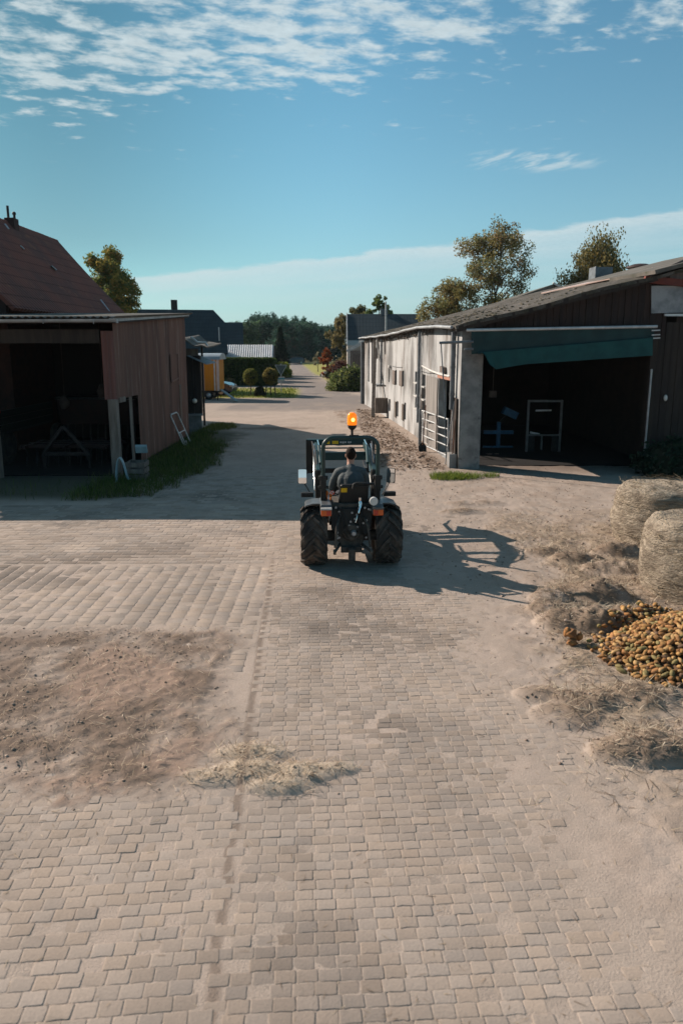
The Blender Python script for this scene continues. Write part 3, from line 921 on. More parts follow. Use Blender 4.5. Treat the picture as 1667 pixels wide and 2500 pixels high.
# ================================================================== red-roofed barn behind
m_redtile = mat('red_tiles', (.20, .062, .042), (.115, .048, .04), scale=.55, lo=.35, hi=.68, c3=(.27, .095, .055), s3=2.2, lo3=.52, hi3=.75, rough=.85, spec=.2, fine=.25, pattern=tile_pattern(1, 4.2, 2.6, 1.0), bdist=.09)
m_brick = mat('dark_brick', (.06, .03, .025), (.04, .025, .022), scale=4, rough=.9, fine=.25)
barn = thing('red_barn', 'old barn with steep dark red tiled roof behind the brown shed', 'barn', (-13.6, 28.5, 0))
EX, RX, EZ, RZ, YA, YB = -10.2, -13.65, 4.45, 8.28, 22.1, 34.8
b = MB()
ny_ = 22
def roofz(t, y): return EZ + (RZ - EZ) * t - .10 * math.sin(PI * t) + .035 * math.sin(y * 1.3 + t * 3) * t
for sgn in (1, -1):
    vs_r = []
    for j in range(ny_ + 1):
        y = YA + (YB - YA) * j / ny_
        for k in range(9):
            t_ = k / 8
            x = RX + sgn * (EX - RX) * (1 - t_)
            vs_r.append((x, y, roofz(t_, y)))
    q = [(j * 9 + k, j * 9 + k + 1, (j + 1) * 9 + k + 1, (j + 1) * 9 + k) for j in range(ny_) for k in range(8)]
    b.add(vs_r, [f[::-1] if sgn < 0 else f for f in q])
ro = b.build('roof', m_redtile, barn)
sm = ro.modifiers.new('thick', 'SOLIDIFY'); sm.thickness = .12
b = MB()
for j in range(36): y = YA + (YB - YA) * (j + .5) / 36; b.tube([(RX, y - .19, RZ + .01), (RX, y + .17, RZ + .03)], .11, 8)
b.build('ridge_tiles', m_redtile, ro)
wl = lambda x: min(EZ + (RZ - EZ) * (1 - abs(x - RX) / (EX - RX)), RZ) - .15
b = MB()
for y in (YA + .25, YB - .45): b.prism([(EX - .3, y, 0), (EX - .3, y, wl(EX - .3)), (RX, y, wl(RX)), (2 * RX - EX + .3, y, wl(EX - .3)), (2 * RX - EX + .3, y, 0)], (0, .2, 0))
b.box(EX - .45, EX - .3, YA + .45, YB - .45, 0, EZ - .1)
b.build('wall', m_brick, barn)
ch = MB(); ch.box(-13.72, -13.32, 29.7, 30.15, 7.4, 8.52); cho = ch.build('chimney', m_brick, ro, bevel=.02)
k = MB(); k.tube([(-13.6, 29.85, 8.5), (-13.6, 29.85, 9.0)], .05, 10); k.build('flue_pipe', m_black, cho, smooth=50)
k = MB(); k.tube([(-13.42, 30.0, 8.5), (-13.42, 30.0, 8.7)], .05, 10); k.lathe([(.02, .30), (.07, .26), (.08, .2), (.07, .18)], (-13.42, 30.0, 8.5), n=10); k.build('chimney_cowl', m_black, cho, smooth=50)
# a few roof panes and slipped tiles, and the pale flashing at the far verge
def on_slope(u, v):
    n_ = Vector((RZ - EZ, 0, EX - RX)).normalized()
    return hit(u, v, (EX, 25, EZ), n_) + n_ * .09
for a, c_ in (((5, 550), (14, 562)), ((46, 604), (56, 613)), ((121, 653), (133, 663))):
    k = MB(); k.bar(on_slope(*a), on_slope(*c_), .22, .03); k.build('glass_tile', m_zinc, ro)
k = MB(); k.bar(on_slope(243, 735), on_slope(264, 763), .07, .03); k.build('flashing', m_zinc, ro)
# ================================================================== RIGHT: long white barn with the open gable
m_plaster = mat('whitewash', (.425, .43, .43), (.165, .163, .16), scale=.75, stretch=(1.0, 1.0, .45), lo=.43, hi=.66, c3=(.17, .148, .132), s3=1.1, st3=(1.0, 1.0, .2), lo3=.50, hi3=.66, rough=.95, spec=.1, fine=.14, bump=.7, bscale=12, bdist=.02)
m_concrete = mat('bare_concrete', (.27, .265, .255), (.15, .15, .15), scale=2.2, lo=.35, hi=.7, c3=(.07, .07, .072), s3=4, lo3=.56, hi3=.75, rough=.95, fine=.25, bump=.6, bscale=20)
m_moss = mat('mossy_fibre_roof', (.125, .112, .10), (.065, .058, .048), scale=.9, lo=.35, hi=.65, c3=(.055, .05, .035), s3=3.2, lo3=.46, hi3=.66, rough=.95, fine=.35, bump=1.0, bscale=14, bdist=.05)
m_gable = mat('gable_boards', (.042, .026, .022), (.026, .019, .018), scale=3, stretch=(3, 3, .2), c3=(.085, .06, .05), s3=3, st3=(6, 1, .12), lo3=.60, hi3=.75, rough=.9, fine=.2)
m_pipe = mat('pale_pipe', (.55, .56, .56), (.40, .41, .42), scale=5, rough=.4, metal=.2)
m_bluegrey = mat('blue_grey_pipe', (.16, .18, .20), (.11, .12, .13), scale=5, rough=.55, metal=.2)
m_tarp = mat('teal_tarp', (.012, .066, .058), (.008, .046, .042), scale=2.5, rough=.55, fine=.1)
m_tarp_shaded = mat('shaded_teal_tarp', (.010, .040, .042), (.007, .028, .03), scale=2.5, rough=.6, fine=.1)  # same tarp; the shade on its upper part is put into the colour
m_shutter = mat('shutter_wood', (.19, .155, .137), (.13, .108, .096), scale=6, rough=.9, fine=.2)
m_greydoor = mat('grey_sheet_door', (.34, .315, .295), (.24, .225, .21), scale=2.5, stretch=(2, 2, .2), rough=.8, fine=.15)
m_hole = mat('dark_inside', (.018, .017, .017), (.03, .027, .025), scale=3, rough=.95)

WY = [18.85, 23.5, 28.6, 34, 41.9]
WX = [3.21, 2.98, 2.64, 2.16, 1.34]
wx = lambda y: float(np.interp(y, WY, WX))
wtop = lambda y: float(np.interp(y, [18.85, 21, 24.7, 28, 31, 35, 41.9], [3.86, 3.95, 4.02, 3.98, 3.92, 3.89, 3.90]))


def wallhit(u, v):
    d = ray(u, v)
    lo_, hi_ = 16.0, 60.0
    for _ in range(50):
        m_ = (lo_ + hi_) / 2
        if d.x * m_ / d.y < wx(m_): lo_ = m_
        else: hi_ = m_
    return lo_, CH + d.z * lo_ / d.y


def z6(x, y): return wallhit(860 + x / 5.227, 780 + y / 5.227)


def wn(y):
    e = .3
    t_ = Vector((wx(y + e) - wx(y - e), 2 * e, 0)).normalized()
    return Vector((-t_.y, t_.x, 0)), t_


def wp(y, z, off=0.0):
    n_, _ = wn(y)
    return Vector((wx(y), y, z)) + n_ * off


barn2 = thing('white_barn', 'long white plastered barn with mossy roof and open dark gable', 'barn', (6.0, 30, 0))
OPEN = {}
def hole(name, x0, x1, yt, yb):
    ya, _ = z6(x1, (yt + yb) / 2); yb_, _ = z6(x0, (yt + yb) / 2)
    ym = (ya + yb_) / 2
    d1, d2 = z6((x0 + x1) / 2, yb), z6((x0 + x1) / 2, yt)
    OPEN[name] = (ya, yb_, d1[1], d2[1])


for i, (t_, b_) in enumerate(((665, 800), (828, 965), (997, 1130))): hole('far_pane%d' % i, 798, 836, t_, b_)
for i, (t_, b_) in enumerate(((700, 850), (882, 1015), (1048, 1165))): hole('near_pane%d' % i, 888, 931, t_, b_)
hole('door', 1088, 1272, 760, 1790)
hole('slot_a', 548, 566, 645, 835); hole('slot_b', 640, 658, 650, 855); hole('slot_c', 462, 475, 625, 800)
hole('low_a', 565, 586, 1040, 1240); hole('low_b', 662, 682, 1060, 1280); hole('low_c', 462, 486, 1015, 1170)
hole('tall_a', 200, 218, 240, 795); hole('tall_b', 243, 261, 245, 820); hole('tall_c', 412, 428, 225, 445)
OPEN['door'] = (OPEN['door'][0], OPEN['door'][1], .04, OPEN['door'][3])
b = MB()
yc = sorted(set([18.86, 41.9, 21, 24.7, 28, 31, 35, 38] + [q for o in OPEN.values() for q in o[:2]]))
TH = .26
for a, c_ in zip(yc[:-1], yc[1:]):
    m_ = (a + c_) / 2
    zs = sorted([(o[2], o[3]) for o in OPEN.values() if o[0] < m_ < o[1]])
    solid, z0 = [], -.05
    for q in zs:
        if q[0] > z0 + .001: solid.append((z0, q[0]))
        z0 = q[1]
    solid.append((z0, None))
    for s0, s1 in solid:
        ta, tb = (wtop(a), wtop(c_)) if s1 is None else (s1, s1)
        A, B, Cc, D = (wp(a, s0), wp(c_, s0), wp(c_, tb), wp(a, ta))
        ia, ib, ic, id_ = (wp(a, s0, -TH), wp(c_, s0, -TH), wp(c_, tb, -TH), wp(a, ta, -TH))
        b.add([A, B, Cc, D], [(3, 2, 1, 0)]); b.add([ia, ib, ic, id_], [(0, 1, 2, 3)])
        if s0 > 0: b.add([A, B, ib, ia], [(0, 1, 2, 3)])
        if s1 is not None: b.add([D, Cc, ic, id_], [(0, 1, 2, 3)])
for o in OPEN.values():
    for y_ in o[:2]: b.add([wp(y_, o[2]), wp(y_, o[3]), wp(y_, o[3], -TH), wp(y_, o[2], -TH)], [(0, 1, 2, 3)])
wall = b.build('wall', m_plaster, barn2)

def on_wall(name, m, y0, y1, z0, z1, off0, off1, parent=barn2, label=None, bevel=0.0):
    k = MB()
    k.prism([wp(y0, z0, off0), wp(y1, z0, off0), wp(y1, z1, off0), wp(y0, z1, off0)], wn((y0 + y1) / 2)[0] * (off1 - off0))
    return k.build(name, m, parent, label=label, bevel=bevel)


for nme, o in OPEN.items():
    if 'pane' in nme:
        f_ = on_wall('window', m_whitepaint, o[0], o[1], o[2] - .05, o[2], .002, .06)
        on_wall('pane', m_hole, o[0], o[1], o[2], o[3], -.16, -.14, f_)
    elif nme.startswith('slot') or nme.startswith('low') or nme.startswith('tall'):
        on_wall('opening_dark_sheet', m_hole, o[0] + .005, o[1] - .005, o[2] + .005, o[3] - .005, -.20, -.17)  # near-black sheet stands in for the unlit space behind the opening
for (x0, x1, yt, yb) in ((517, 546, 645, 832), (604, 638, 650, 853)):
    ya, zb = z6(x1, yb); yb_, zt = z6(x0, yt)
    on_wall('shutter', m_shutter, ya, yb_, zb, zt, .004, .035, bevel=.006)
for (x0, x1, yt, yb) in ((552, 562, 1045, 1250), (645, 660, 1075, 1290)):
    ya, zb = z6(x1, yb); yb_, zt = z6(x0, yt)
    on_wall('feed_flap', m_wood, ya, yb_, zb, zt, .004, .06)
ya, _ = z6(1084, 1200); yb_, _ = z6(942, 1200); zt = z6(1000, 722)[1]
k = MB(); k.corr(wp(ya, 0, .03), wp(yb_, 0, .03), .10, zt, per=.14, amp=.012, nrm=wn(ya)[0]); k.build('sheet_door', m_greydoor, barn2)
o = OPEN['door']
on_wall('lintel', mat('terracotta_lintel', (.42, .20, .14), (.30, .16, .12), scale=6, rough=.9), o[0], o[1], o[3], o[3] + .13, .003, .05)
ya, zl = z6(1260, 745); yb_, _ = z6(1020, 715)
k = MB(); k.tube([wp(ya, zl + .04, .04), wp((ya + yb_) / 2, zl + .05, .05), wp(yb_, zl + .10, .04), wp(yb_ + 2.5, zl + .26, .02)], .035, 8); k.build('door_rail', m_whitepaint, barn2, smooth=50)
k = MB()
ym, zm = z6(1180, 645)
k.prism([wp(ym - .28, zm - .08, .01), wp(ym + .22, zm - .07, .01), wp(ym + .2, zm + .12, .01), wp(ym - .25, zm + .09, .01)], wn(ym)[0] * .12)
k.build('winch_box', m_shutter, barn2, bevel=.02)
ym, zm = z6(490, 600)
on_wall('wall_lamp', m_whitepaint, ym - .10, ym + .10, zm - .07, zm + .06, .01, .12, bevel=.02)
k = MB()
for a, c_ in (((515, 597), (640, 612)), ((880, 660), (1050, 690))):
    p1, p2 = z6(*a), z6(*c_)
    k = MB(); k.tube([wp(p1[0], p1[1], .015), wp((p1[0] + p2[0]) / 2, (p1[1] + p2[1]) / 2 - .02, .015), wp(p2[0], p2[1], .015)], .010, 5); k.build('cable', m_black, barn2)
# downpipes
def downpipe(x, yt, yb, r, m, name='downpipe', off=.10):
    ya, zt = z6(x, yt); _, zb = z6(x, yb)
    zb = max(zb, .02)
    k = MB(); k.tube([wp(ya, zt, off), wp(ya, zb, off)], r, 10)
    for q in (.2, .55, .85): k.lathe([(r + .012, -.03), (r + .012, .03)], wp(ya, zb + (zt - zb) * q, off), n=10)
    return k.build(name, m, barn2, smooth=45)
downpipe(897, 140, 1330, .065, m_bluegrey)
downpipe(918, 160, 1180, .022, m_pipe)
downpipe(1345, 150, 1160, .07, m_bluegrey, off=.11)
downpipe(1337, 200, 1890, .02, m_pipe, off=.05)
downpipe(152, 290, 1075, .11, m_bluegrey, off=.1)
downpipe(398, 240, 850, .05, m_bluegrey)
downpipe(342, 235, 500, .06, m_whitepaint)
k = MB(); a, c_ = z6(300, 828), z6(425, 826); k.tube([wp(a[0], a[1], .1), wp(c_[0], c_[1], .1)], .035, 7); k.build('cross_pipe', m_bluegrey, barn2)
# gutter, sagging, under the eave
k = MB()
gp = []
for i in range(60):
    y_ = 18.75 + (41.9 - 18.75) * i / 59
    gp.append(wp(y_, wtop(y_) - .02 + .012 * math.sin(y_ * 1.9) * sstep(23, 30, np.array(y_)), .30))
k.tube(gp, .045, 8); k.build('gutter', m_grey_gutter, barn2, smooth=50)
# torn pale insulation hanging under the far eave
k = MB()
for i in range(150):
    y_ = rnd.uniform(23, 41.5); z_ = wtop(y_) - rnd.uniform(.02, .22)
    k.obox(wp(y_, z_, .03 + rnd.uniform(0, .05)), (.03, 0, .02), (0, rnd.uniform(.04, .16), .02), (0, .01, rnd.uniform(.02, .06)))
k.build('eave_rags', m_wood, barn2)['kind'] = 'stuff'
# roof
SL = .252
RXX = 12.0
def rz(x, y): return wtop(y) + .07 + SL * (x - wx(y))
nyr, nxr = 70, 60
vs_r = []
for j in range(nyr + 1):
    y_ = 18.52 + (42.2 - 18.52) * j / nyr
    e = wx(min(y_, 41.9)) - .24
    for i in range(nxr + 1):
        x_ = e + (RXX - e) * i / nxr
        vs_r.append((x_, y_ + .03 * math.sin(i * 2.1), rz(x_, y_) + .025 * math.sin(y_ * 2.4 + i * .3) + .03 * float(fbm(np.array(x_ * 1.3), np.array(y_ * 1.3), 61, 3) - .5) * 2))
b = MB(); W_ = nxr + 1
b.add(vs_r, [(j * W_ + i, j * W_ + i + 1, (j + 1) * W_ + i + 1, (j + 1) * W_ + i) for j in range(nyr) for i in range(nxr)])
roof2 = b.build('roof', m_moss, barn2)
sm = roof2.modifiers.new('thick', 'SOLIDIFY'); sm.thickness = .09
b = MB(); b.slab((RXX, 18.52, rz(RXX, 20)), (20, 18.52, 4.2), (20, 42.2, 4.2), (RXX, 42.2, rz(RXX, 42)), .09); b.build('rear_slope', m_moss, roof2)
# moss lumps along the slope
k = MB()
for i in range(800):
    y_ = rnd.uniform(18.6, 41); x_ = wx(y_) - .2 + abs(rnd.gauss(0, 1.6))
    if x_ > RXX: continue
    r_ = rnd.uniform(.015, .05)
    k.ico((x_, y_, rz(x_, y_) + .02), (r_ * 1.3, r_ * 1.5, r_ * .55), 1, .4, i)
k.build('moss', mat('dry_moss', (.13, .115, .08), (.17, .145, .11), scale=5, rough=1, fine=.3), roof2)['kind'] = 'stuff'
# pale skylight sheets lying on the slope
Pn = Vector((-SL, 0, 1)).normalized()
P0 = Vector((wx(22), 22, wtop(22) + .07))
def on_roof(u, v, up=.06):
    q = hit(u, v, P0, Pn)
    return q + Pn * up
k = MB()
s0, s1 = (6.75, 24.6), (8.75, 20.2)
sq = [Vector((x, y, rz(x, y) + .09)) for x, y in ((s0[0], s0[1] - .35), (s1[0], s1[1] - .35), (s1[0] + .35, s1[1] + .9), (s0[0] + .35, s0[1] + .9))]
k.slab(sq[0], sq[1], sq[2], sq[3], .03); k.build('skylight_sheet', mat('pale_skylight', (.62, .45, .38), (.5, .36, .31), scale=3, rough=.35), roof2)
k = MB(); q = pt(1466, 690, 30); zr = rz(q.x, 30); k.box(q.x - .34, q.x + .34, 29.7, 30.4, zr - .3, zr + .48); k.box(q.x - .38, q.x - .32, 29.66, 30.44, zr - .3, zr + .5); k.build('roof_box', m_bluegrey, roof2, bevel=.01)
q = pt(1561, 652, 27); zr = rz(q.x, 27)
k = MB(); k.lathe([(.10, -1.4), (.10, -.05), (.50, -.03), (.46, .03), (.25, .10), (.001, .13)], q, n=24); k.build('roof_vent', mat('brown_vent', (.07, .045, .04), rough=.5, metal=.3), roof2, smooth=40)
# gable and pillar
GY = 18.85
b = MB(); b.box(3.21, 3.80, GY, GY + .55, -.05, 3.86); b.build('pillar', m_concrete, barn2, bevel=.02)
b = MB()
gz = lambda x: 3.86 + SL * (x - 3.21) - .05
x = 3.22
i = 0
while x < 8.6:
    x2 = min(x + .17, 8.6)
    b.prism([(x, GY - .02 - .012 * (i % 2), 3.82 if x < 3.8 else 3.62), (x2 - .012, GY - .02 - .012 * (i % 2), 3.82 if x < 3.8 else 3.62), (x2 - .012, GY - .02 - .012 * (i % 2), max(gz(x2), 3.83)), (x, GY - .02 - .012 * (i % 2), max(gz(x), 3.83))], (0, .03, 0))
    x = x2; i += 1
b.build('gable_boards', m_gable, barn2)
b = MB(); b.bar((3.0, GY - .30, rz(3.0, 18.9) - .10), (8.15, GY - .30, rz(8.15, 18.9) - .10), .03, .14); b.build('verge_board', m_darkwood, barn2)
# right-hand wing of the gable: dark boards, pale panel, red beam
b = MB()
x = 8.27
i = 0
while x < 15:
    b.box(x, x + .168, GY + .01 * (i % 2), GY + .04, -.05, 3.97); x += .18; i += 1
b.build('plank_wall', m_darkwood, barn2)
q = [hit(u, v, (0, GY - .05, 0), Vector((0, 1, 0))) for u, v in ((1588, 698), (1588, 765), (1720, 762), (1720, 697))]
k = MB(); k.prism(q, (0, -.03, 0)); k.build('pale_panel', mat('weathered_panel', (.30, .31, .32), (.17, .18, .19), scale=1.6, lo=.4, hi=.62, rough=.8, fine=.2), barn2)
q1, q2 = hit(1572, 682, (0, GY - .12, 0), Vector((0, 1, 0))), hit(1760, 700, (0, GY - .12, 0), Vector((0, 1, 0)))
k = MB(); k.bar(q1, q2, .12, .17); k.build('red_beam', mat('red_beam', (.17, .045, .032), (.11, .035, .03), scale=4, rough=.8, fine=.2), barn2)
q = [hit(u, v, (0, GY + .02, 0), Vector((0, 1, 0))) for u, v in ((1575, 690), (1760, 704), (1760, 592), (1590, 668))]
k = MB(); k.prism(q, (0, .05, 0)); k.build('pale_gable', mat('pale_gable_boards', (.20, .165, .15), (.15, .12, .115), scale=3, stretch=(4, 1, .2), rough=.9, fine=.2), barn2)
k = MB(); k.slab((8.0, GY - .45, 5.26), (11.6, GY - .45, 6.17), (11.6, 26, 6.40), (8.0, 26, 5.50), .10); k.build('upper_roof', m_fibre, roof2)
q1, q2 = hit(1621, 769, (0, GY - .1, 0), Vector((0, 1, 0))), hit(1800, 770, (0, GY - .1, 0), Vector((0, 1, 0)))
k = MB(); k.bar(q1, q2, .08, .06); k.build('rail', m_pipe, barn2)
k = MB(); k.tube([(8.30, GY - .05, .3), (8.30, GY - .05, 2.75)], .03, 8); k.build('conduit', m_zinc, barn2)
k = MB(); k.ico((8.74, GY - .06, 1.98), (.05, .05, .09), 2); k.build('wall_bulb', m_whitepaint, barn2, smooth=60)
# inside: side and back walls, partition, floor
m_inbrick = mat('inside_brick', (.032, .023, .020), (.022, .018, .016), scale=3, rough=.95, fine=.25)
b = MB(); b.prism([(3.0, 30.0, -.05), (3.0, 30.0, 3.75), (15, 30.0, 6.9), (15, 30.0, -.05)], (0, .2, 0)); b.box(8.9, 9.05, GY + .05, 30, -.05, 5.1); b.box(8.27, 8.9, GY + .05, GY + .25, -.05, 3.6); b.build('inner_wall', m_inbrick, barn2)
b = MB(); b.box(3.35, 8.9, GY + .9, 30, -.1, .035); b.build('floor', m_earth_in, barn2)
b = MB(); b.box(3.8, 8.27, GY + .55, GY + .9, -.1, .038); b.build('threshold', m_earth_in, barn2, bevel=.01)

# --- teal curtain on its roller
ct = thing('curtain', 'torn teal tarpaulin curtain rolled up over the open gable', 'tarpaulin', (5.8, GY - .3, 2.7))
GP = lambda u, v, dy=.30: hit(u, v, (0, GY - dy, 0), Vector((0, 1, 0)))
k = MB(); k.tube([GP(1138, 806), GP(1603, 797)], .04, 12); k.build('roller', m_pipe, ct, smooth=50)
k = MB()
n, m_ = 60, 8
vs_r = []
for i in range(n + 1):
    t_ = i / n
    u = 1150 + (1596 - 1150) * t_
    for j in range(m_ + 1):
        s_ = j / m_
        v = 807 - 9 * t_ + s_ * (58 - 30 * t_)
        vs_r.append(GP(u, v, .27 + .012 * math.sin(t_ * 60 + s_ * 3)))
k.add(vs_r, [(i * (m_ + 1) + j, (i + 1) * (m_ + 1) + j, (i + 1) * (m_ + 1) + j + 1, i * (m_ + 1) + j + 1) for i in range(n) for j in range(m_)])
k.build('upper_sheet', m_tarp_shaded, ct, smooth=60)
k = MB(); vs_r = []
bot = lambda t_: float(np.interp(t_, [0, .03, .09, .16, .28, 1], [866, 884, 903, 897, 889, 868]))
for i in range(n + 1):
    t_ = i / n
    u = 1166 + (1592 - 1166) * t_ + (10 * max(0, .05 - t_) / .05)
    vt = 861 - 36 * t_
    for j in range(m_ + 1):
        s_ = j / m_
        v = vt + (bot(t_) - vt) * s_
        vs_r.append(GP(u + (8 * s_ if t_ < .1 else 0), v, .36 + .11 * s_ + .016 * math.sin(t_ * 47) * s_ + .05 * math.exp(-((t_ - .13) / .05) ** 2) * s_))
k.add(vs_r, [(i * (m_ + 1) + j, (i + 1) * (m_ + 1) + j, (i + 1) * (m_ + 1) + j + 1, i * (m_ + 1) + j + 1) for i in range(n) for j in range(m_)])
k.build('hanging_flap', m_tarp, ct, smooth=60)
k = MB(); k.tube([GP(1166, 862, .32), GP(1592, 826, .32)], .035, 10); k.build('seam_roll', m_tarp_shaded, ct, smooth=50)
k = MB()
for v in (807, 818, 826): k.bar(GP(1590, v, .33), GP(1610, v - 1, .33), .03, .03)
k.build('bracket', m_pipe, ct)
k = MB(); k.tube([GP(1133, 853), GP(1155, 852)], .03, 8); k.tube([GP(1072, 837), GP(1155, 834)], .035, 8); k.build('crank_arm', m_bluegrey, ct, smooth=50)
a = GP(1076, 838); k = MB(); k.tube([a, a + Vector((.12, -.02, -1.3)), GP(1089, 1118) * 1.0], .018, 6); k.build('crank_rod', m_bluegrey, ct, smooth=50)

# --- gate standing open against the white wall
gt = thing('field_gate', 'pale five-bar tubular steel gate folded open against the white wall', 'gate', (2.7, 21, 0))
ga, gb = g(1031, 1090), g(1094, 1117)
def gp_(t_, u1, v1, u2, v2): pass
gn = (gb - ga); gn.z = 0
gnn = Vector((-gn.y, gn.x, 0)).normalized()
def gh(x, y):
    q = hit(860 + x / 5.227, 780 + y / 5.227, ga, gnn)
    return q
k = MB()
for l, r_ in ((1162, 1275), (1265, 1398), (1370, 1512), (1475, 1618), (1592, 1742)):
    A, B = gh(890, l), gh(1222, r_)
    if l == 1265: k.tube([A, A.lerp(B, .5) + Vector((0, 0, .02)), A.lerp(B, .68) + Vector((0, 0, -.05)), B], .024, 8)
    else: k.tube([A, B], .024, 8)
k.build('bars', m_pipe, gt, smooth=50)
k = MB(); k.tube([gh(890, 1155), gh(905, 1600)], .028, 8); k.build('hinge_stile', m_pipe, gt, smooth=50)
k = MB(); k.tube([gh(1222, 1272), gh(1216, 1750)], .028, 8); k.build('latch_stile', m_pipe, gt, smooth=50)
q = gh(868, 1160)
k = MB(); k.tube([Vector((q.x, q.y, .02)), q + Vector((0, 0, .05))], .06, 8); k.build('gate_post', m_bluegrey, gt, smooth=50)
# shovel leaning beside it
q = g(1031, 1105)
t = thing('shovel', 'shovel with dark blade leaning between gate post and white wall', 'shovel', q)
k = MB(); k.tube([q + Vector((0, 0, .25)), q + Vector((.10, .25, 1.5))], .017, 7); k.build('handle', m_rust, t, smooth=50)
k = MB(); k.prism([q + Vector((-.12, 0, .0)), q + Vector((.12, 0, .0)), q + Vector((.13, .06, .2)), q + Vector((.03, .08, .32)), q + Vector((-.03, .08, .32)), q + Vector((-.13, .06, .2))], (0, .012, 0)); k.build('blade', m_black, t)
# two bars and a board leaning at the corner of the barn
a = g(1086, 1136); c_ = wp(19.3, 1.85, .06)
k = MB(); k.tube([a, c_], .02, 7); k.solo('leaning_bar', m_pipe, 'long pale metal bar leaning on the barn corner beside the gate', 'metal bar', smooth=50)
a = g(1101, 1145); c_ = wp(19.1, 1.35, .06)
k = MB(); k.tube([a, c_], .018, 7); k.solo('leaning_bar', m_rust, 'short dark rusty bar leaning on the barn corner', 'metal bar', smooth=50)
k = MB(); k.prism([wp(19.0, .35, .03), wp(19.75, .35, .03), wp(19.75, 1.95, .03), wp(19.05, 1.95, .03)], wn(19.4)[0] * .03); k.solo('dark_board', m_darkwood, 'dark upright board propped against the barn corner below the downpipe', 'board')
k = MB(); k.box(2.98, 3.19, 18.95, 19.4, 0, .42); k.solo('concrete_block', m_concrete, 'pale concrete block on the ground at the barn corner', 'block', bevel=.02)
# long beam leaning on the far part of the wall, with a weathered box on it
a = g(860 + 262 / 5.227, 780 + 1252 / 5.227)
yy_, zz_ = z6(322, 240)
t = thing('leaning_beam', 'long grey-green beam leaning on the far end of the white wall', 'beam', a)
k = MB(); k.bar(a, wp(yy_, zz_, .12), .22, .16, up=(1, 0, .2)); k.build('timber', m_wood, t, bevel=.01)
k = MB(); k.box(a.x + .10, a.x + .75, a.y - .12, a.y + .25, .22, .95); k.solo('feed_box', m_wood, 'weathered wooden box at the foot of the leaning beam', 'box', bevel=.015)

# --- things inside the barn
m_blue = mat('blue_machine_paint', (.015, .10, .20), (.012, .07, .14), scale=6, rough=.45, fine=.15)
t = thing('bale_lifter', 'bright blue steel implement with cross arms inside the open barn', 'implement', (5.1, 23, .035))
yb0 = 23.0
Q = lambda u, v: hit(u, v, (0, yb0, 0), Vector((0, 1, 0)))
k = MB(); k.bar(Q(1180, 1055), Q(1252, 1055), .12, .12); k.build('cross_arm', m_blue, t, bevel=.01)
k = MB(); q = Q(1217, 1030); k.bar(q, (q.x, q.y, .03), .14, .11); k.bar((q.x - .5, q.y, .06), (q.x + .5, q.y, .06), .1, .06); k.build('mast', m_blue, t, bevel=.01)
k = MB(); q = Q(1244, 1008); k.obox(q, (.22, 0, -.10), (0, .16, 0), (.05, 0, .11)); k.build('oil_tank', m_blue, t, bevel=.015)
k = MB(); k.bar((q.x, yb0, q.z), Q(1217, 1032), .05, .05); k.build('strut', m_steel, t)
k = MB(); k.tube([Q(1168, 1052), Q(1180, 1055)], .03, 7); k.build('coupling', m_steel, t)
k = MB(); q = Q(1218, 967); k.obox(q + Vector((0, 1.0, 0)), (.12, 0, 0), (0, .08, 0), (0, 0, .11)); k.tube([q + Vector((0, 1, .1)), q + Vector((0, 1, 2.2))], .012, 5); k.solo('hanging_box', m_shutter, 'small pale box hanging in the barn above the blue implement', 'box')
t = thing('steel_frame', 'tall grey rectangular steel frame standing in the barn opening', 'steel frame', (6.6, 22, .035))
Q = lambda u, v: hit(u, v, (0, 22.0, 0), Vector((0, 1, 0)))
m_gsteel = mat('grey_frame_steel', (.13, .135, .14), (.09, .095, .095), scale=6, rough=.5, metal=.3, fine=.15)
k = MB(); A, B = Q(1290, 979), Q(1371, 977)
for s_ in (A, B): k.bar((s_.x, 22, .04), (s_.x, 22, A.z), .07, .07)
k.bar((A.x - .035, 22, A.z), (B.x + .035, 22, A.z), .07, .07); k.build('frame', m_gsteel, t, bevel=.006)
k = MB(); m1 = Q(1300, 1062).z
k.bar((A.x, 22, m1), (B.x, 22, m1), .05, .05); k.bar(((A.x + B.x) / 2 - .05, 22, .1), ((A.x + B.x) / 2 - .05, 22, m1), .05, .05); k.build('middle_rail', m_gsteel, t)
for s_ in (A.x + .12, B.x - .12): k = MB(); k.box(s_ - .13, s_ + .13, 21.98, 22.02, .06, m1 - .03); k.build('foot_plate', m_steel, t)
k = MB(); k.bar((A.x + .35, 22.4, 1.32), (A.x + .85, 22.4, 1.33), .05, .05); k.bar((A.x + .15, 22.2, m1 + .06), (A.x + .45, 22.2, m1), .06, .06); k.build('latch_bar', m_pipe, t)
# trough tipped over and bush by the right wall
q = g(1580, 1145)
k = MB(); k.prism([q + Vector((-.26, 0, .02)), q + Vector((.16, .0, .30)), q + Vector((.30, .12, .36)), q + Vector((.24, .2, .20)), q + Vector((-.16, .16, -.02))], (.05, .42, .06))
k.solo('blue_tub', mat('faded_blue_plastic', (.07, .16, .22), (.05, .12, .17), scale=6, rough=.5), 'faded blue tub lying under the bush by the dark plank wall', 'tub', bevel=.03)
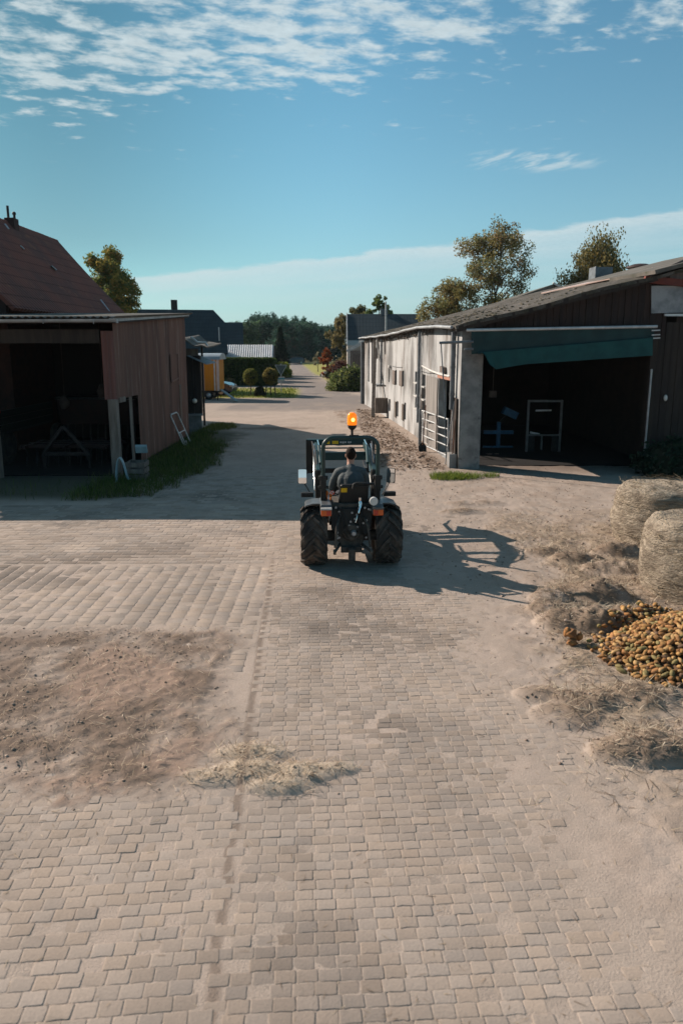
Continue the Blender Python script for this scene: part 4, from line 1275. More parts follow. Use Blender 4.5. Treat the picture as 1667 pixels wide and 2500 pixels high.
# second dark roof behind the barn
t = thing('rear_barn', 'dark roofed barn rising behind the long mossy roof', 'barn', pt(1290, 760, 52) * 1.0)
t.location.z = 0
A, B = pt(1215, 742, 48), pt(1352, 693, 48)
k = MB(); k.slab(A, B, B + Vector((0, 9, 0)), A + Vector((0, 9, 0)), .2); k.slab(B, B + Vector((6, 0, -1.6)), B + Vector((6, 9, -1.6)), B + Vector((0, 9, 0)), .2); k.build('roof', m_fibre, t)
k = MB(); k.prism([(A.x + .3, 48.3, 0), (B.x + 5.5, 48.3, 0), (B.x + 5.5, 48.3, B.z - 1.9), (B.x, 48.3, B.z - .3), (A.x + .3, 48.3, A.z - .35)], (0, 8, 0)); k.build('wall', m_darkwood, t)
k = MB(); k.bar(B + Vector((-.1, -.05, .06)), B + Vector((.5, -.05, -.25)), .1, .12); k.build('ridge_cap', m_whitepaint, t)
# ================================================================== trees and shrubs
def leaf_mat(name, rough=.75, trans=.5): return mat(name, (1, 1, 1), attr=True, rough=rough, spec=.2, trans=trans)
m_leaf = leaf_mat('foliage')
m_bark = mat('bark', (.10, .085, .07), (.06, .05, .042), scale=4, stretch=(2, 2, .5), rough=.95, fine=.2)
m_birch = mat('birch_bark', (.30, .28, .26), (.06, .055, .05), scale=3, stretch=(1, 1, 2), lo=.5, hi=.6, rough=.9)


def leaf_cloud(centers, radii, n, size, tints, droop=0.0, weights=None, flat=1.0, seed=0):
    r = np.random.default_rng(seed)
    centers, radii = np.asarray(centers), np.asarray(radii)
    w_ = radii ** 2 if weights is None else np.asarray(weights)
    k = r.choice(len(centers), n, p=w_ / w_.sum())
    d = r.normal(0, 1, (n, 3)); d /= np.linalg.norm(d, axis=1)[:, None]
    rad = r.uniform(0, 1, n) ** .5
    c = centers[k] + d * (rad * radii[k])[:, None] * np.array([1, 1, flat])
    if droop: c[:, 2] -= droop * r.uniform(0, 1, n) ** 2 * radii[k]
    a = r.normal(0, 1, (n, 3))
    if droop: a[:, 2] = -np.abs(a[:, 2]) - 1.5
    a /= np.linalg.norm(a, axis=1)[:, None]
    b_ = np.cross(a, r.normal(0, 1, (n, 3))); b_ /= np.linalg.norm(b_, axis=1)[:, None]
    s = size * r.uniform(.6, 1.35, n)[:, None]
    a, b_ = a * s, b_ * s * .55
    vs = np.stack([c - a, c + b_, c + a, c - b_], 1).reshape(-1, 3)
    fs = np.arange(4 * n).reshape(n, 4)
    tk = r.integers(0, len(tints), len(centers))
    mixk = np.where(r.uniform(0, 1, n) < .65, tk[k], r.integers(0, len(tints), n))
    t = np.array(tints)[mixk] * r.uniform(.7, 1.3, n)[:, None]
    return vs, fs, np.repeat(t, 4, 0)


def grow(h, rad, z0, seed, limbs=12, subs=4, shape=lambda q: math.sin(PI * min(1, q * .9 + .12)) ** .7, stems=1, lean=0.0, tr=.16, up=.55):
    """trunk mesh plus leaf-clump centres; base at origin"""
    r = random.Random(seed)
    k = MB()
    tips, rr = [], []
    for s in range(stems):
        a0 = r.uniform(0, 2 * PI)
        off = Vector((math.cos(a0), math.sin(a0), 0)) * (.12 * (stems > 1))
        top = Vector((r.uniform(-1, 1) * rad * (.10 + .22 * (stems > 1)), r.uniform(-1, 1) * rad * (.10 + .2 * (stems > 1)), h * r.uniform(.86, .94)))
        pts = []
        for i in range(8):
            t_ = i / 7
            p_ = off.lerp(top, t_) + Vector((r.uniform(-1, 1), r.uniform(-1, 1), 0)) * .02 * h * math.sin(PI * t_)
            pts.append(p_)
        k.tube(pts, [tr * (1 - .85 * i / 7) / (1 + .35 * (stems - 1)) for i in range(8)], 8)
        tips.append(pts[-1]); rr.append(rad * .22)
        for l in range(limbs):
            q = r.uniform(.02, .97)
            zz_ = z0 + (h - z0) * q
            tt = max(.08, min(.93, (zz_ - rad * .25) / h))
            i = min(6, int(tt * 7)); p_ = pts[i].lerp(pts[i + 1], tt * 7 - i)
            a = r.uniform(0, 2 * PI)
            reach = rad * shape(q) * r.uniform(.55, 1.05)
            e = Vector((math.cos(a) * reach, math.sin(a) * reach, 0)) + Vector((p_.x, p_.y, min(h * .99, p_.z + reach * up)))
            m1 = p_.lerp(e, .5) + Vector((0, 0, reach * .12))
            r0 = tr * (1 - .8 * tt) * .5
            k.tube([p_, m1, e], [r0, r0 * .6, r0 * .2], 5)
            tips.append(e); rr.append(rad * r.uniform(.15, .27))
            for s2 in range(subs):
                f_ = r.uniform(.35, 1)
                b0 = p_.lerp(m1, f_ * 2) if f_ < .5 else m1.lerp(e, f_ * 2 - 1)
                d = Vector((r.uniform(-1, 1), r.uniform(-1, 1), r.uniform(-.4, .9))) * rad * .33
                k.tube([b0, b0 + d], [r0 * .35, r0 * .1], 4)
                tips.append(b0 + d); rr.append(rad * r.uniform(.11, .22))
    return k, [tuple(t_) for t_ in tips], rr


def tree(name, label, cat, base, h, rad, z0, tints, n, size, seed, group=None, bark=None, droop=0, clump=1.0, flat=1.0, keep=1.0, **kw):
    t = thing(name, label, cat, base, group, rz=seed * 1.7)
    k, tips, rr = grow(h, rad, z0, seed, **kw)
    k.build('trunk', bark or m_bark, t, smooth=60, local=True)
    rr = np.array(rr) * clump
    vs, fs, cs = leaf_cloud(tips, rr, n, size, tints, droop, None, flat, seed)
    mobj('crown', arr_mesh('crown', vs, fs, m_leaf, cs), t)
    return t


OAK = [(0.287, 0.218, 0.052), (0.196, 0.190, 0.052), (0.138, 0.161, 0.048), (0.356, 0.218, 0.057), (0.115, 0.144, 0.046)]
BIR = [(0.251, 0.207, 0.077), (0.186, 0.186, 0.077), (0.26, 0.22, 0.08), (0.131, 0.142, 0.070), (0.217, 0.152, 0.077)]
WIL = [(0.213, 0.172, 0.060), (0.153, 0.146, 0.057), (0.112, 0.112, 0.050), (0.244, 0.183, 0.060)]
DKG = [(.032, .082, .052), (.042, .098, .058), (.027, .068, .05), (.055, .11, .058)]  # blue of distant haze is mixed into these leaf greens
MID = [(0.123, 0.176, 0.053), (0.097, 0.140, 0.049), (0.176, 0.211, 0.062)]
B0 = lambda u, Y: Vector((pt(u, 850, Y).x, Y, 0))
tree('oak_tree', 'tall rounded oak turning yellow beyond the end of the red roof', 'tree', B0(287, 58), 12.0, 1.75, 3.0, OAK, 34000, 0.115, 3, limbs=44, subs=5, tr=.22, clump=1.75, shape=lambda q: .60 + .40 * math.sin(PI * min(1, q * .85 + .15)), up=.2)
tree('birch_tree', 'open-crowned birch with airy yellowing leaves beyond the mossy roof', 'tree', B0(1200, 60), 13.1, 2.7, 5.6, BIR, 15546, 0.093, 14, limbs=17, subs=6, stems=2, tr=.2, clump=1.12, shape=lambda q: .45 + .6 * math.sin(PI * min(1, q * .8 + .12)), bark=m_bark, up=.95)
tree('birch_tree', 'lower spreading birch left of the open-crowned one, browner leaves', 'tree', B0(1105, 61), 9.6, 2.7, 4.4, BIR[:3] + [(.13, .085, .03)], 13754, 0.093, 17, limbs=11, subs=5, stems=2, tr=.15, clump=1.15, bark=m_bark, up=.6)
tree('weeping_tree', 'dense weeping birch with drooping brownish foliage behind the gable', 'tree', B0(1448, 56), 13.9, 2.75, 4.6, WIL, 42000, 0.10, 23, limbs=46, subs=6, tr=.22, droop=2.0, clump=1.7, shape=lambda q: 1.0 - .72 * q ** 2.2, up=.12)
tree('small_tree', 'small dark bushy tree between the two birches at the roof line', 'tree', B0(1349, 58), 9.3, 1.0, 5.6, DKG + [(.06, .07, .03)], 3219, 0.078, 29, limbs=9, subs=3, tr=.09)
# wood behind the fields
far_spec = [(606, 150, 9.5, 3.2), (634, 165, 11.4, 4.6), (668, 168, 11.2, 4.6), (700, 158, 10.6, 4.4), (735, 165, 10.2, 4.4), (760, 175, 9.2, 4.0), (785, 185, 9.4, 4.2), (808, 190, 9.6, 4.4), (720, 178, 11.6, 4.6), (652, 182, 11.5, 4.6), (585, 175, 10.2, 4.4), (770, 200, 10.6, 4.6)]
lab = ['pale green tree at the left end of the far wood', 'tall round dark tree, highest on the left of the far wood', 'broad dark tree just behind the spruce', 'dark tree beside the road end, right of the spruce', 'dark rounded tree above the end of the farm road',
       'lower grey-green tree in the right half of the far wood', 'distant tree fading to blue at the right of the far wood', 'last far tree before the tan willow', 'tall dark tree behind the road-end trees', 'tall dark tree behind the broad one in the wood', 'far tree showing beside the tiled roof', 'distant tree in the gap at the right of the wood']
protos = []
for i, (u, Y, h, r_) in enumerate(far_spec):
    if i < 4:
        t = tree('wood_tree', lab[i], 'tree', B0(u, Y), h, r_, .8, [(.036, .085, .062), (.046, .098, .066), (.03, .072, .058)] if i else [(.07, .12, .06), (.06, .10, .055)], 9000, .24, 40 + i, 'trees of the far wood', limbs=26, subs=4, tr=.3, clump=1.15, up=.35, shape=lambda q: .75 + .3 * math.sin(PI * q))  # far leaf tints carry the haze's blue in their colour
        protos.append((t, h))
    else:
        t, h0 = protos[1 + i % 3]
        copy_tree(t, B0(u, Y), i * 1.1, lab[i], scale=h / h0)
# undergrowth of the wood
vs, fs, cs = leaf_cloud([(x, 186 + (x % 7), 1.2 + (x % 3)) for x in np.arange(-34, 12, 1.1)], [2.4] * 42, 9000, .5, DKG, 0, None, .9, 77)
tag(mobj('woodland_edge', arr_mesh('woodland_edge', vs, fs, m_leaf, cs)), 'dark undergrowth along the edge of the far wood', 'undergrowth', kind='stuff')
tree('willow_tree', 'tan-green willow rising behind the tiled house on the right', 'tree', B0(836, 92), 8.0, 2.0, .8, [(.17, .14, .06), (.13, .115, .05), (.20, .16, .07)], 9660, 0.132, 51, limbs=20, subs=4, tr=.15, clump=1.1, droop=1.2)
tree('garden_tree', 'green garden tree with feathery top above the dark tiled roof', 'tree', B0(925, 84), 10.0, 2.1, 3, MID, 7359, 0.132, 53, limbs=18, subs=4, tr=.16, clump=.8)
tree('garden_tree', 'olive rounded tree left of the feathery one above the roof', 'tree', B0(878, 86), 8.9, 2.0, 3, [(.14, .13, .05), (.11, .11, .045)], 7819, 0.132, 57, limbs=16, subs=4, tr=.16, clump=1.1)
tree('garden_tree', 'small dark tree top above the right end of the tiled roof', 'tree', B0(980, 88), 7.9, 1.6, 3, DKG, 3219, 0.132, 59, limbs=10, subs=3, tr=.14)
tree('red_shrub', 'orange-red autumn shrub at the bend of the farm road', 'shrub', B0(800, 76), 3.5, .85, .2, [(.28, .075, .025), (.22, .05, .02), (.18, .09, .03)], 4140, 0.078, 61, limbs=14, subs=4, stems=2, tr=.05, clump=1.0)
tree('purple_shrub', 'dark purple shrub between the red one and the white barn', 'shrub', B0(832, 72), 2.1, 1.35, .1, [(.07, .03, .03), (.05, .028, .03), (.09, .04, .035)], 5060, 0.078, 63, limbs=14, subs=4, stems=2, tr=.05, clump=1.1, up=.2)
tree('purple_shrub', 'small dark bush below the red autumn shrub', 'shrub', B0(806, 68), 1.0, .7, .1, [(.02, .03, .022), (.03, .04, .025)], 2070, 0.066, 65, limbs=8, subs=3, tr=.03, clump=1.1)
def mound_shrub(name, label, c_, rx, ry, h, tints, n, size, seed, cat='shrub', kind=None):
    t = thing(name, label, cat, c_)
    r = np.random.default_rng(seed)
    N_ = 150
    d = r.normal(0, 1, (N_, 3)); d[:, 2] = np.abs(d[:, 2]); d /= np.linalg.norm(d, axis=1)[:, None]
    cen = d * np.array([rx * .82, ry * .82, h * .82]) * r.uniform(.8, 1.06, (N_, 1))
    vs, fs, cs = leaf_cloud(cen, r.uniform(.2, .34, N_) * min(rx, h), n, size, tints, 0, None, .8, seed)
    vs[:, 2] = np.maximum(vs[:, 2], .02)
    mobj('foliage', arr_mesh('foliage', vs, fs, m_leaf, cs), t)
    k = MB(); k.ico((0, 0, h * .28), (rx * .74, ry * .74, h * .5), 2, .2, seed)
    for s in range(6): a = s * 1.05; k.tube([(0, 0, 0), (rx * .5 * math.cos(a), ry * .5 * math.sin(a), h * .6)], [.05, .02], 5)
    k.build('stems', mat('shrub_inside_' + str(seed), (.018, .024, .014), rough=1), t, local=True)
    return t
mound_shrub('green_shrub', 'wide rounded green shrub at the far end of the white barn', B0(846, 55.2) + Vector((.25, 0, 0)), 1.95, 1.6, 2.1, [(.15, .18, .05), (.11, .145, .045), (.20, .21, .07), (.08, .11, .04)], 7500, .09, 71)
mound_shrub('box_bush', 'low domed bush with yellow-green top beside the farm road', B0(688, 80), 1.25, 1.3, 1.9, [(.24, .26, .04), (.15, .19, .04), (.20, .23, .04)], 3200, .12, 73, 'bush')
mound_shrub('thorn_bush', 'dark leafy bush growing by the plank wall of the white barn', Vector((8.55, 18.0, 0)), .95, .55, 1.05, [(.02, .045, .03), (.03, .06, .035), (.05, .075, .05)], 1800, .07, 75, 'bush')
mound_shrub('garden_plant', 'small pale leafy plant in front of the dark hedge', B0(561, 60.5), .45, .4, .95, [(.14, .12, .06), (.09, .10, .04), (.2, .17, .10)], 500, .09, 79, 'plant')
# spruce
t = thing('spruce_tree', 'dark pointed spruce standing behind the hedge', 'tree', B0(684, 85))
k = MB(); k.tube([(0, 0, 0), (0, 0, 6.1)], [.14, .02], 8)
cen, rr = [], []
for i in range(24):
    z = .5 + 5.5 * i / 24
    for a in range(9):
        an = a * .698 + i * .37
        L_ = 1.38 * (1 - i / 25) * rnd.uniform(.75, 1.08)
        e = (L_ * math.cos(an), L_ * math.sin(an), z - L_ * .22)
        k.tube([(0, 0, z), e], [.03, .01], 4)
        for f_ in (.45, .72, 1.0): cen.append((e[0] * f_, e[1] * f_, z - L_ * .22 * f_)); rr.append(.17)
k.build('trunk', m_bark, t, local=True)
vs, fs, cs = leaf_cloud(cen, rr, 7000, .11, [(.018, .034, .022), (.026, .044, .026), (.014, .028, .02)], .8, None, .6, 81)
mobj('crown', arr_mesh('crown', vs, fs, m_leaf, cs), t)
# hedge: clipped box of leaves
hd = thing('clipped_hedge', 'long clipped dark green hedge in front of the corrugated roof', 'hedge', (-10.5, 62.6, 0))
r = np.random.default_rng(5)
N_ = 15000
x0, x1, y0, y1, hh = -16.5, -5.95, 62.0, 63.6, 2.4
p_ = np.stack([r.uniform(x0, x1, N_), r.uniform(y0, y1, N_), r.uniform(0, hh, N_)], -1)
f_ = r.integers(0, 10, N_)
p_[f_ < 5, 1] = y0 + r.normal(0, .05, (f_ < 5).sum())
q_ = (f_ >= 5) & (f_ < 9); p_[q_, 2] = hh + r.normal(0, .05, q_.sum())
q_ = f_ == 9; p_[q_, 0] = x1 + r.normal(0, .05, q_.sum())
cr = np.minimum(np.minimum(p_[:, 0] - x0, x1 - p_[:, 0]), .5)
p_[:, 2] = np.minimum(p_[:, 2], hh - .12 * (1 - cr / .5) ** 2)
vs, fs, cs = leaf_cloud(p_ - np.array([-10.5, 62.6, 0]), np.full(N_, .09), N_ * 2, .09, [(.05, .085, .022), (.065, .105, .026), (.09, .125, .03), (.04, .07, .02)], 0, None, 1, 6)
mobj('foliage', arr_mesh('foliage', vs, fs, m_leaf, cs), hd)
k = MB(); k.box(x0 + .1, x1 - .1, y0 + .1, y1 - .1, 0, hh - .12); k.build('stems', mat('hedge_inside', (.014, .022, .010), rough=1), hd)
# topiary balls
def topiary(label, u, v, d_, hc, stems, tints, seed):
    b_ = g(u, v)
    t = thing('topiary_tree', label, 'clipped tree', b_, 'clipped ball trees on the lawn')
    k = MB()
    for s in range(stems):
        o_ = (s - (stems - 1) / 2) * .36
        k.tube([(o_, .1 * (s % 2), 0), (o_ * .75, 0, hc * .55), (o_ * .4, 0, hc)], [.045, .04, .02], 7)
    k.build('trunk', m_bark, t, local=True)
    r = np.random.default_rng(seed)
    d = r.normal(0, 1, (420, 3)); d /= np.linalg.norm(d, axis=1)[:, None]
    vs, fs, cs = leaf_cloud(d * np.array([d_ / 2, d_ / 2, d_ / 2 * 1.1]) * .93 + np.array([0, 0, hc]), np.full(420, d_ * .075), 4200, .045, tints, 0, None, 1, seed)
    c0 = MB(); c0.ico((0, 0, hc), (d_ * .43, d_ * .43, d_ * .47), 2, .06, seed)
    me = arr_mesh('crown', vs, fs, m_leaf, cs)
    cr = mobj('crown', me, t)
    c0.build('inside', mat('topiary_inside_%d' % seed, (.022, .026, .012), rough=1), cr, local=True)
    return t
topiary('single-stemmed clipped ball tree in front of the hedge', 613, 968, 1.02, 1.35, 1, [(.17, .18, .045), (.14, .155, .04), (.21, .20, .055)], 91)
topiary('clipped ball tree on three thin stems near the road sign', 661, 968, 1.06, 1.38, 3, [(.22, .185, .055), (.17, .155, .05), (.27, .21, .06)], 93)
t = mound_shrub('cone_shrub', 'low dark funnel-shaped shrub between the two clipped ball trees', g(634, 968), .42, .4, .85, [(.04, .045, .02), (.03, .036, .016)], 1500, .05, 95)

# ================================================================== houses beyond the yard
m_dktile = mat('dark_blue_tiles', (.026, .043, .052), (.018, .032, .040), scale=.8, rough=.6, spec=.3, fine=.15, pattern=tile_pattern(0, 3.2, 2.6, .35), bdist=.03)
m_dkwall = mat('dark_house_wall', (.020, .022, .025), (.016, .018, .02), scale=3, rough=.9)
m_glass = mat('window_glass', (.03, .04, .05), rough=.08, spec=.6)
def gable_house(name, label, x0, x1, yf, depth, ez, rz_, wallm, hip=None, over=.35, rz=0.0):
    t = thing(name, label, 'house', (x1, yf, 0), rz=rz)
    ym = yf + depth / 2
    k = MB()
    hl, hr = hip or (0, 0)
    th = .16
    def plane(a, b_, c_, d): k.slab(a, b_, c_, d, th)
    L_, R_ = x0 - over, x1 + over
    zh = rz_ - (1.5 if hr else 0)                       # where the little half-hip starts
    fy = lambda z, s: ym - s * (depth / 2 + over) * (rz_ - z) / (rz_ - ez + .1)
    for s_ in (1, -1):
        P_ = [(L_, fy(ez - .1, s_), ez - .1), (R_, fy(ez - .1, s_), ez - .1)] + ([(R_, fy(zh, s_), zh)] if hr else []) + [(R_ - hr, ym, rz_), (L_, ym, rz_)]
        if s_ < 0: P_ = P_[::-1]
        nrm = (Vector(P_[1]) - Vector(P_[0])).cross(Vector(P_[-1]) - Vector(P_[0])).normalized()
        k.prism(P_, nrm * -th)
    ro = k.build('roof', m_dktile, t)
    if hr:
        k = MB(); k.prism([(R_ + .01, fy(zh, 1), zh), (R_ + .01, fy(zh, -1), zh), (R_ - hr, ym, rz_ + .02)], (-.12, 0, -.12)); k.build('half_hip', m_dktile, ro)
    k = MB(); k.prism([(x0, yf, 0), (x0, yf, ez - .05)] + ([(x0, fy(zh, 1) + .3, zh - .25), (x0, fy(zh, -1) - .3, zh - .25)] if hr else [(x0, ym, rz_ - .25)]) + [(x0, yf + depth, ez - .05), (x0, yf + depth, 0)], (x1 - x0, 0, 0)); k.build('wall', wallm, t)
    return t, ro
# dark house on the left, its ridge just above the brown shed
YH = 70.0
x1_ = pt(550, 850, YH).x; ridge_z = pt(520, 757, YH + 4).z
t, ro = gable_house('dark_house', 'large dark tiled house with square chimney behind the brown shed', pt(352, 757, YH + 4).x - 2, x1_, YH, 8.0, 2.9, ridge_z, m_dkwall, hip=(0, 1.35), over=.25, rz=R(9.6))
k = MB(); q = pt(444, 757, YH + 4); k.box(q.x - .31, q.x + .31, YH + 4.5, YH + 5.2, ridge_z - 2.0, pt(444, 741, YH + 4).z + .35); k.build('chimney', m_black, ro, bevel=.02)
k = MB(); k.box(x1_ - .6, x1_ - .5, YH - .75, YH - .65, 4.0, 5.3); k.build('light_trim', m_whitepaint, t)
for i in range(3):
    x = x1_ - 1.6 - i * 1.9
    f_ = MB(); f_.box(x - .5, x + .5, YH - .10, YH - .02, 1.0, 2.3); fo = f_.build('window', m_whitepaint, t)
    f_ = MB(); f_.box(x - .44, x + .44, YH - .13, YH - .10, 1.06, 2.24); f_.build('pane', m_glass, fo)
t, ro = gable_house('tiled_house', 'smaller dark tiled house right of the large one, behind the hedge', pt(490, 850, 86).x, pt(597, 850, 86).x, 84, 8.0, 2.6, pt(590, 787, 88).z, m_dkwall, over=.2, rz=R(8.5))
# low garage with pale corrugated roof
t = thing('corrugated_garage', 'low garage with pale grey corrugated roof behind the hedge', 'garage', (-10.5, 78, 0))
k = MB()
TL, TR, BR, BL = pt(556, 842, 80.5), pt(668, 842, 80.5), pt(667, 875, 76), pt(552, 875, 76)
n = 21 * 6
vs_r = []
nrm = (TR - TL).cross(BL - TL).normalized()
if nrm.z < 0: nrm = -nrm
for i in range(n + 1):
    f_ = i / n
    o_ = nrm * (.075 * math.sin(2 * PI * f_ * 21))
    vs_r += [tuple(BL.lerp(BR, f_) + o_), tuple(TL.lerp(TR, f_) + o_)]
k.add(vs_r, [(2 * i, 2 * i + 2, 2 * i + 3, 2 * i + 1) for i in range(n)])
k.build('roof', mat('pale_corrugated', (.50, .52, .54), (.40, .42, .44), scale=1, stretch=(1, .3, 1), rough=.5, metal=.25), t)
k = MB(); k.prism([(BL.x + .2, 76.3, 0), (BL.x + .2, 76.3, BL.z - .12), (BL.x + .2, 80.3, TL.z - .14), (BL.x + .2, 80.3, 0)], (BR.x - BL.x - .4, 0, 0)); k.build('wall', m_dkwall, t)
# house on the right
xl = pt(847, 800, 72).x
t, ro = gable_house('white_trim_house', 'dark tiled house with white verge boards behind the white barn', xl, pt(1022, 800, 72).x, 66.5, 9, 3.6, 6.65, mat('cream_wall', (.42, .40, .36), rough=.9), over=.0)
k = MB(); k.bar((xl - .04, 66.4, 3.58), (xl - .04, 71, 6.68), .10, .22); k.build('verge_board', m_whitepaint, ro)
k = MB(); q = pt(937, 778, 71); k.box(q.x - .35, q.x + .35, 70.8, 71.4, 6.3, 7.15); k.build('chimney', m_bluegrey, ro)
k = MB(); q = pt(941, 790, 64)
k.tube([(q.x + .1, 64, 0), (q.x, 64, 7.4)], [.10, .07], 8); k.solo('mast_pole', m_pipe, 'pale slim mast rising in front of the dark tiled roof', 'mast', smooth=50)
A, B = pt(847, 858, 62), pt(890, 834, 62)
k = MB(); k.slab(A, B, B + Vector((2.2, 0, -.9)), A + Vector((0, .01, 0)), .05)
k = MB(); k.bar(A, B + (B - A) * .25, .14, .24); k.bar(A + Vector((0, 4, 0)), B + (B - A) * .25 + Vector((0, 4, 0)), .14, .24); k.build('porch_verge', m_whitepaint, t)
k = MB(); k.slab(A + Vector((0, .1, .1)), B + (B - A) * .25 + Vector((0, .1, .1)), B + (B - A) * .25 + Vector((0, 4, .1)), A + Vector((0, 4, .1)), .1); k.build('porch_roof', m_dktile, t)
k = MB(); k.box(A.x + .55, A.x + 2.6, 62.4, 66.4, 0, 2.75); k.build('porch', m_dkwall, t)
for x in (A.x + .12,): k = MB(); k.box(x, x + .18, 62.1, 62.3, 0, A.z - .1); k.build('porch_post', m_whitepaint, t)
q = pt(865, 875, 61)
t = thing('plank_fence', 'short pale plank fence beside the porch of the white-trim house', 'fence', (q.x, 61, 0))
for i in range(7): k = MB(); x = q.x - .35 + i * .16; k.box(x, x + .14, 61, 61.04, .1, 3.1); k.build('board', m_shutter, t)
k = MB(); k.box(q.x - .4, q.x + .8, 61.04, 61.1, 1.4, 1.5); k.build('rail', m_wood, t)
# ================================================================== road furniture
q = g(687, 958)
t = thing('yield_sign', 'triangular yield sign seen from behind with small blue and white plate', 'road sign', q)
k = MB(); k.tube([(0, 0, 0), (0, 0, 2.15)], .035, 8); k.build('post', m_zinc, t, smooth=50, local=True)
k = MB(); a = .44
k.prism([(-a, -.05, 2.05), (0, -.05, 1.28), (a, -.05, 2.05)], (0, .012, 0)); k.build('plate', mat('sign_back', (.10, .12, .12), rough=.6), t, local=True, bevel=.004)
k = MB()
tri = [Vector((-a, -.052, 2.05)), Vector((0, -.052, 1.28)), Vector((a, -.052, 2.05))]
for i in range(3): k.bar(tri[i], tri[(i + 1) % 3], .03, .012, up=(0, 1, 0))
k.build('rim', m_whitepaint, t, local=True)
k = MB(); k.box(-.27, .27, -.06, -.045, .90, 1.18); so = k.build('small_plate', m_whitepaint, t, local=True)
k = MB(); k.box(-.27, .27, -.066, -.061, .99, 1.08); so2 = k.build('blue_band', mat('sign_blue', (.03, .22, .34), rough=.4), so, local=True)
q = g(804, 919)
k = MB(); k.lathe([(.16, 0), (.17, .75), (.13, .85), (.001, .87)], q, n=14); k.solo('yellow_post', mat('yellow_paint', (.60, .34, .02), rough=.5), 'short yellow post beside the farm road by the dark bush', 'post', smooth=50)
for i, (u, v, s, lb) in enumerate(((792, 922, .55, 'largest pale boulder at the road bend'), (786, 920, .36, 'small pale boulder left of the largest one at the bend'), (799, 924, .38, 'low pale boulder nearest the yellow post'))):
    q = g(u, v); k = MB(); k.ico((q.x, q.y, s * .5), (s * .6, s * .6, s * .8), 3, .35, i); k.solo('boulder', mat('boulder_%d' % i, (.42, .40, .37), (.3, .28, .26), scale=3, rough=.95), lb, 'stone', 'pale boulders at the road bend', smooth=60)
q = g(776, 905)
k = MB(); k.tube([(q.x, q.y, 0), (q.x, q.y, 3.0)], .06, 6); k.ico((q.x - .35, q.y, 1.9), (.8, .6, 1.5), 2, .3, 4)
tree('young_tree', 'thin pale young tree at the edge of the field road', 'tree', g(776, 908), 2.9, .75, .6, [(.22, .2, .12), (.16, .16, .07), (.3, .28, .2)], 1609, 0.060, 97, limbs=8, subs=3, tr=.06)

# ================================================================== cars
m_tyre = mat('tyre', (.02, .02, .021), rough=.85)
m_rim = mat('alloy_rim', (.45, .46, .47), rough=.35, metal=.7)
def car(label, loc, rz, paint):
    """estate car, front towards local +x"""
    t = thing('parked_car', label, 'car', loc, None, rz)
    prof = [(-2.15, .32), (-2.2, .62), (-2.12, .95), (-1.95, 1.36), (-1.65, 1.46), (-.2, 1.48), (.35, 1.40), (1.05, .98), (1.75, .88), (2.12, .72), (2.2, .48), (2.12, .28)]
    k = MB()
    sec = [(-.84, .86, 0), (-.89, .93, .02), (-.60, 1.0, .0)]
    n = len(prof)
    ring = []
    for yy2, inset in ((-.66, .10), (-.84, .03), (-.88, 0.0), (.88, 0.0), (.84, .03), (.66, .10)):
        rowp = []
        for x, z in prof:
            hi = max(0, (z - .95) / .5)
            y_ = yy2 * (1 - .20 * hi)
            cx_ = x * (1 - inset * .35); cz = .3 + (z - .3) * (1 - inset * .5) if z > .3 else z
            rowp.append((cx_, y_, cz))
        ring.append(rowp)
    vs_ = [p_ for rw in ring for p_ in rw]
    fs_ = [(i * n + j, i * n + (j + 1) % n, (i + 1) * n + (j + 1) % n, (i + 1) * n + j) for i in range(5) for j in range(n)]
    fs_ += [tuple(range(n))[::-1], tuple(5 * n + j for j in range(n))]
    k.add(vs_, fs_)
    k.build('body', paint, t, smooth=38, bevel=.02, local=True)
    g_ = mat('car_glass_%d' % int(abs(loc[1])), (.02, .03, .035), rough=.06, spec=.7)
    k = MB()
    for s in (-1, 1): k.prism([(-1.75, s * .85, .98), (.85, s * .85, .98), (.25, s * .742, 1.36), (-1.5, s * .742, 1.38)], (0, s * .012, 0))
    k.build('side_window', g_, t, local=True)
    k = MB(); k.prism([(1.02, -.70, 1.01), (1.02, .70, 1.01), (.40, .58, 1.385), (.40, -.58, 1.385)], (.02, 0, .02)); k.build('windscreen', g_, t, local=True)
    for s in (-1, 1):
        k = MB(); k.obox((2.06, s * .62, .70), (.07, 0, 0), (0, .17, 0), (0, 0, .07)); k.build('headlight', m_pipe, t, local=True, bevel=.02)
        for x in (-1.35, 1.38):
            k = MB(); k.lathe([(.20, -.1), (.30, -.1), (.325, -.05), (.325, .05), (.30, .1), (.20, .1)], (x, s * .80, .325), (0, 1, 0), 22, True); wv = k.build('wheel', m_tyre, t, smooth=40, local=True)
            k = MB(); k.lathe([(.001, .06), (.06, .07), (.20, .09), (.205, -.05)], (x, s * .80, .325), (0, s, 0), 16)
            for q_ in range(5): a = q_ * 2 * PI / 5; k.bar((x, s * .895, .325), (x + .19 * math.cos(a), s * .895, .325 + .19 * math.sin(a)), .04, .02, up=(0, 1, 0))
            k.build('rim', m_rim, wv, local=True)
    k = MB(); k.box(2.10, 2.2, -.5, .5, .42, .56); k.build('grille', m_black, t, local=True)
    return t
qc = g(566, 967)
car('dark blue car parked behind the orange construction wagon', (qc.x - 2.05, qc.y + .9, .0), R(-4), mat('blue_car_paint', (.012, .06, .11), rough=.25, coat=.6))
car('dark car far down the farm road beside the field', tuple(g(717, 889) + Vector((0, .5, 0))), R(200), mat('black_car_paint', (.012, .014, .017), rough=.3, coat=.5))
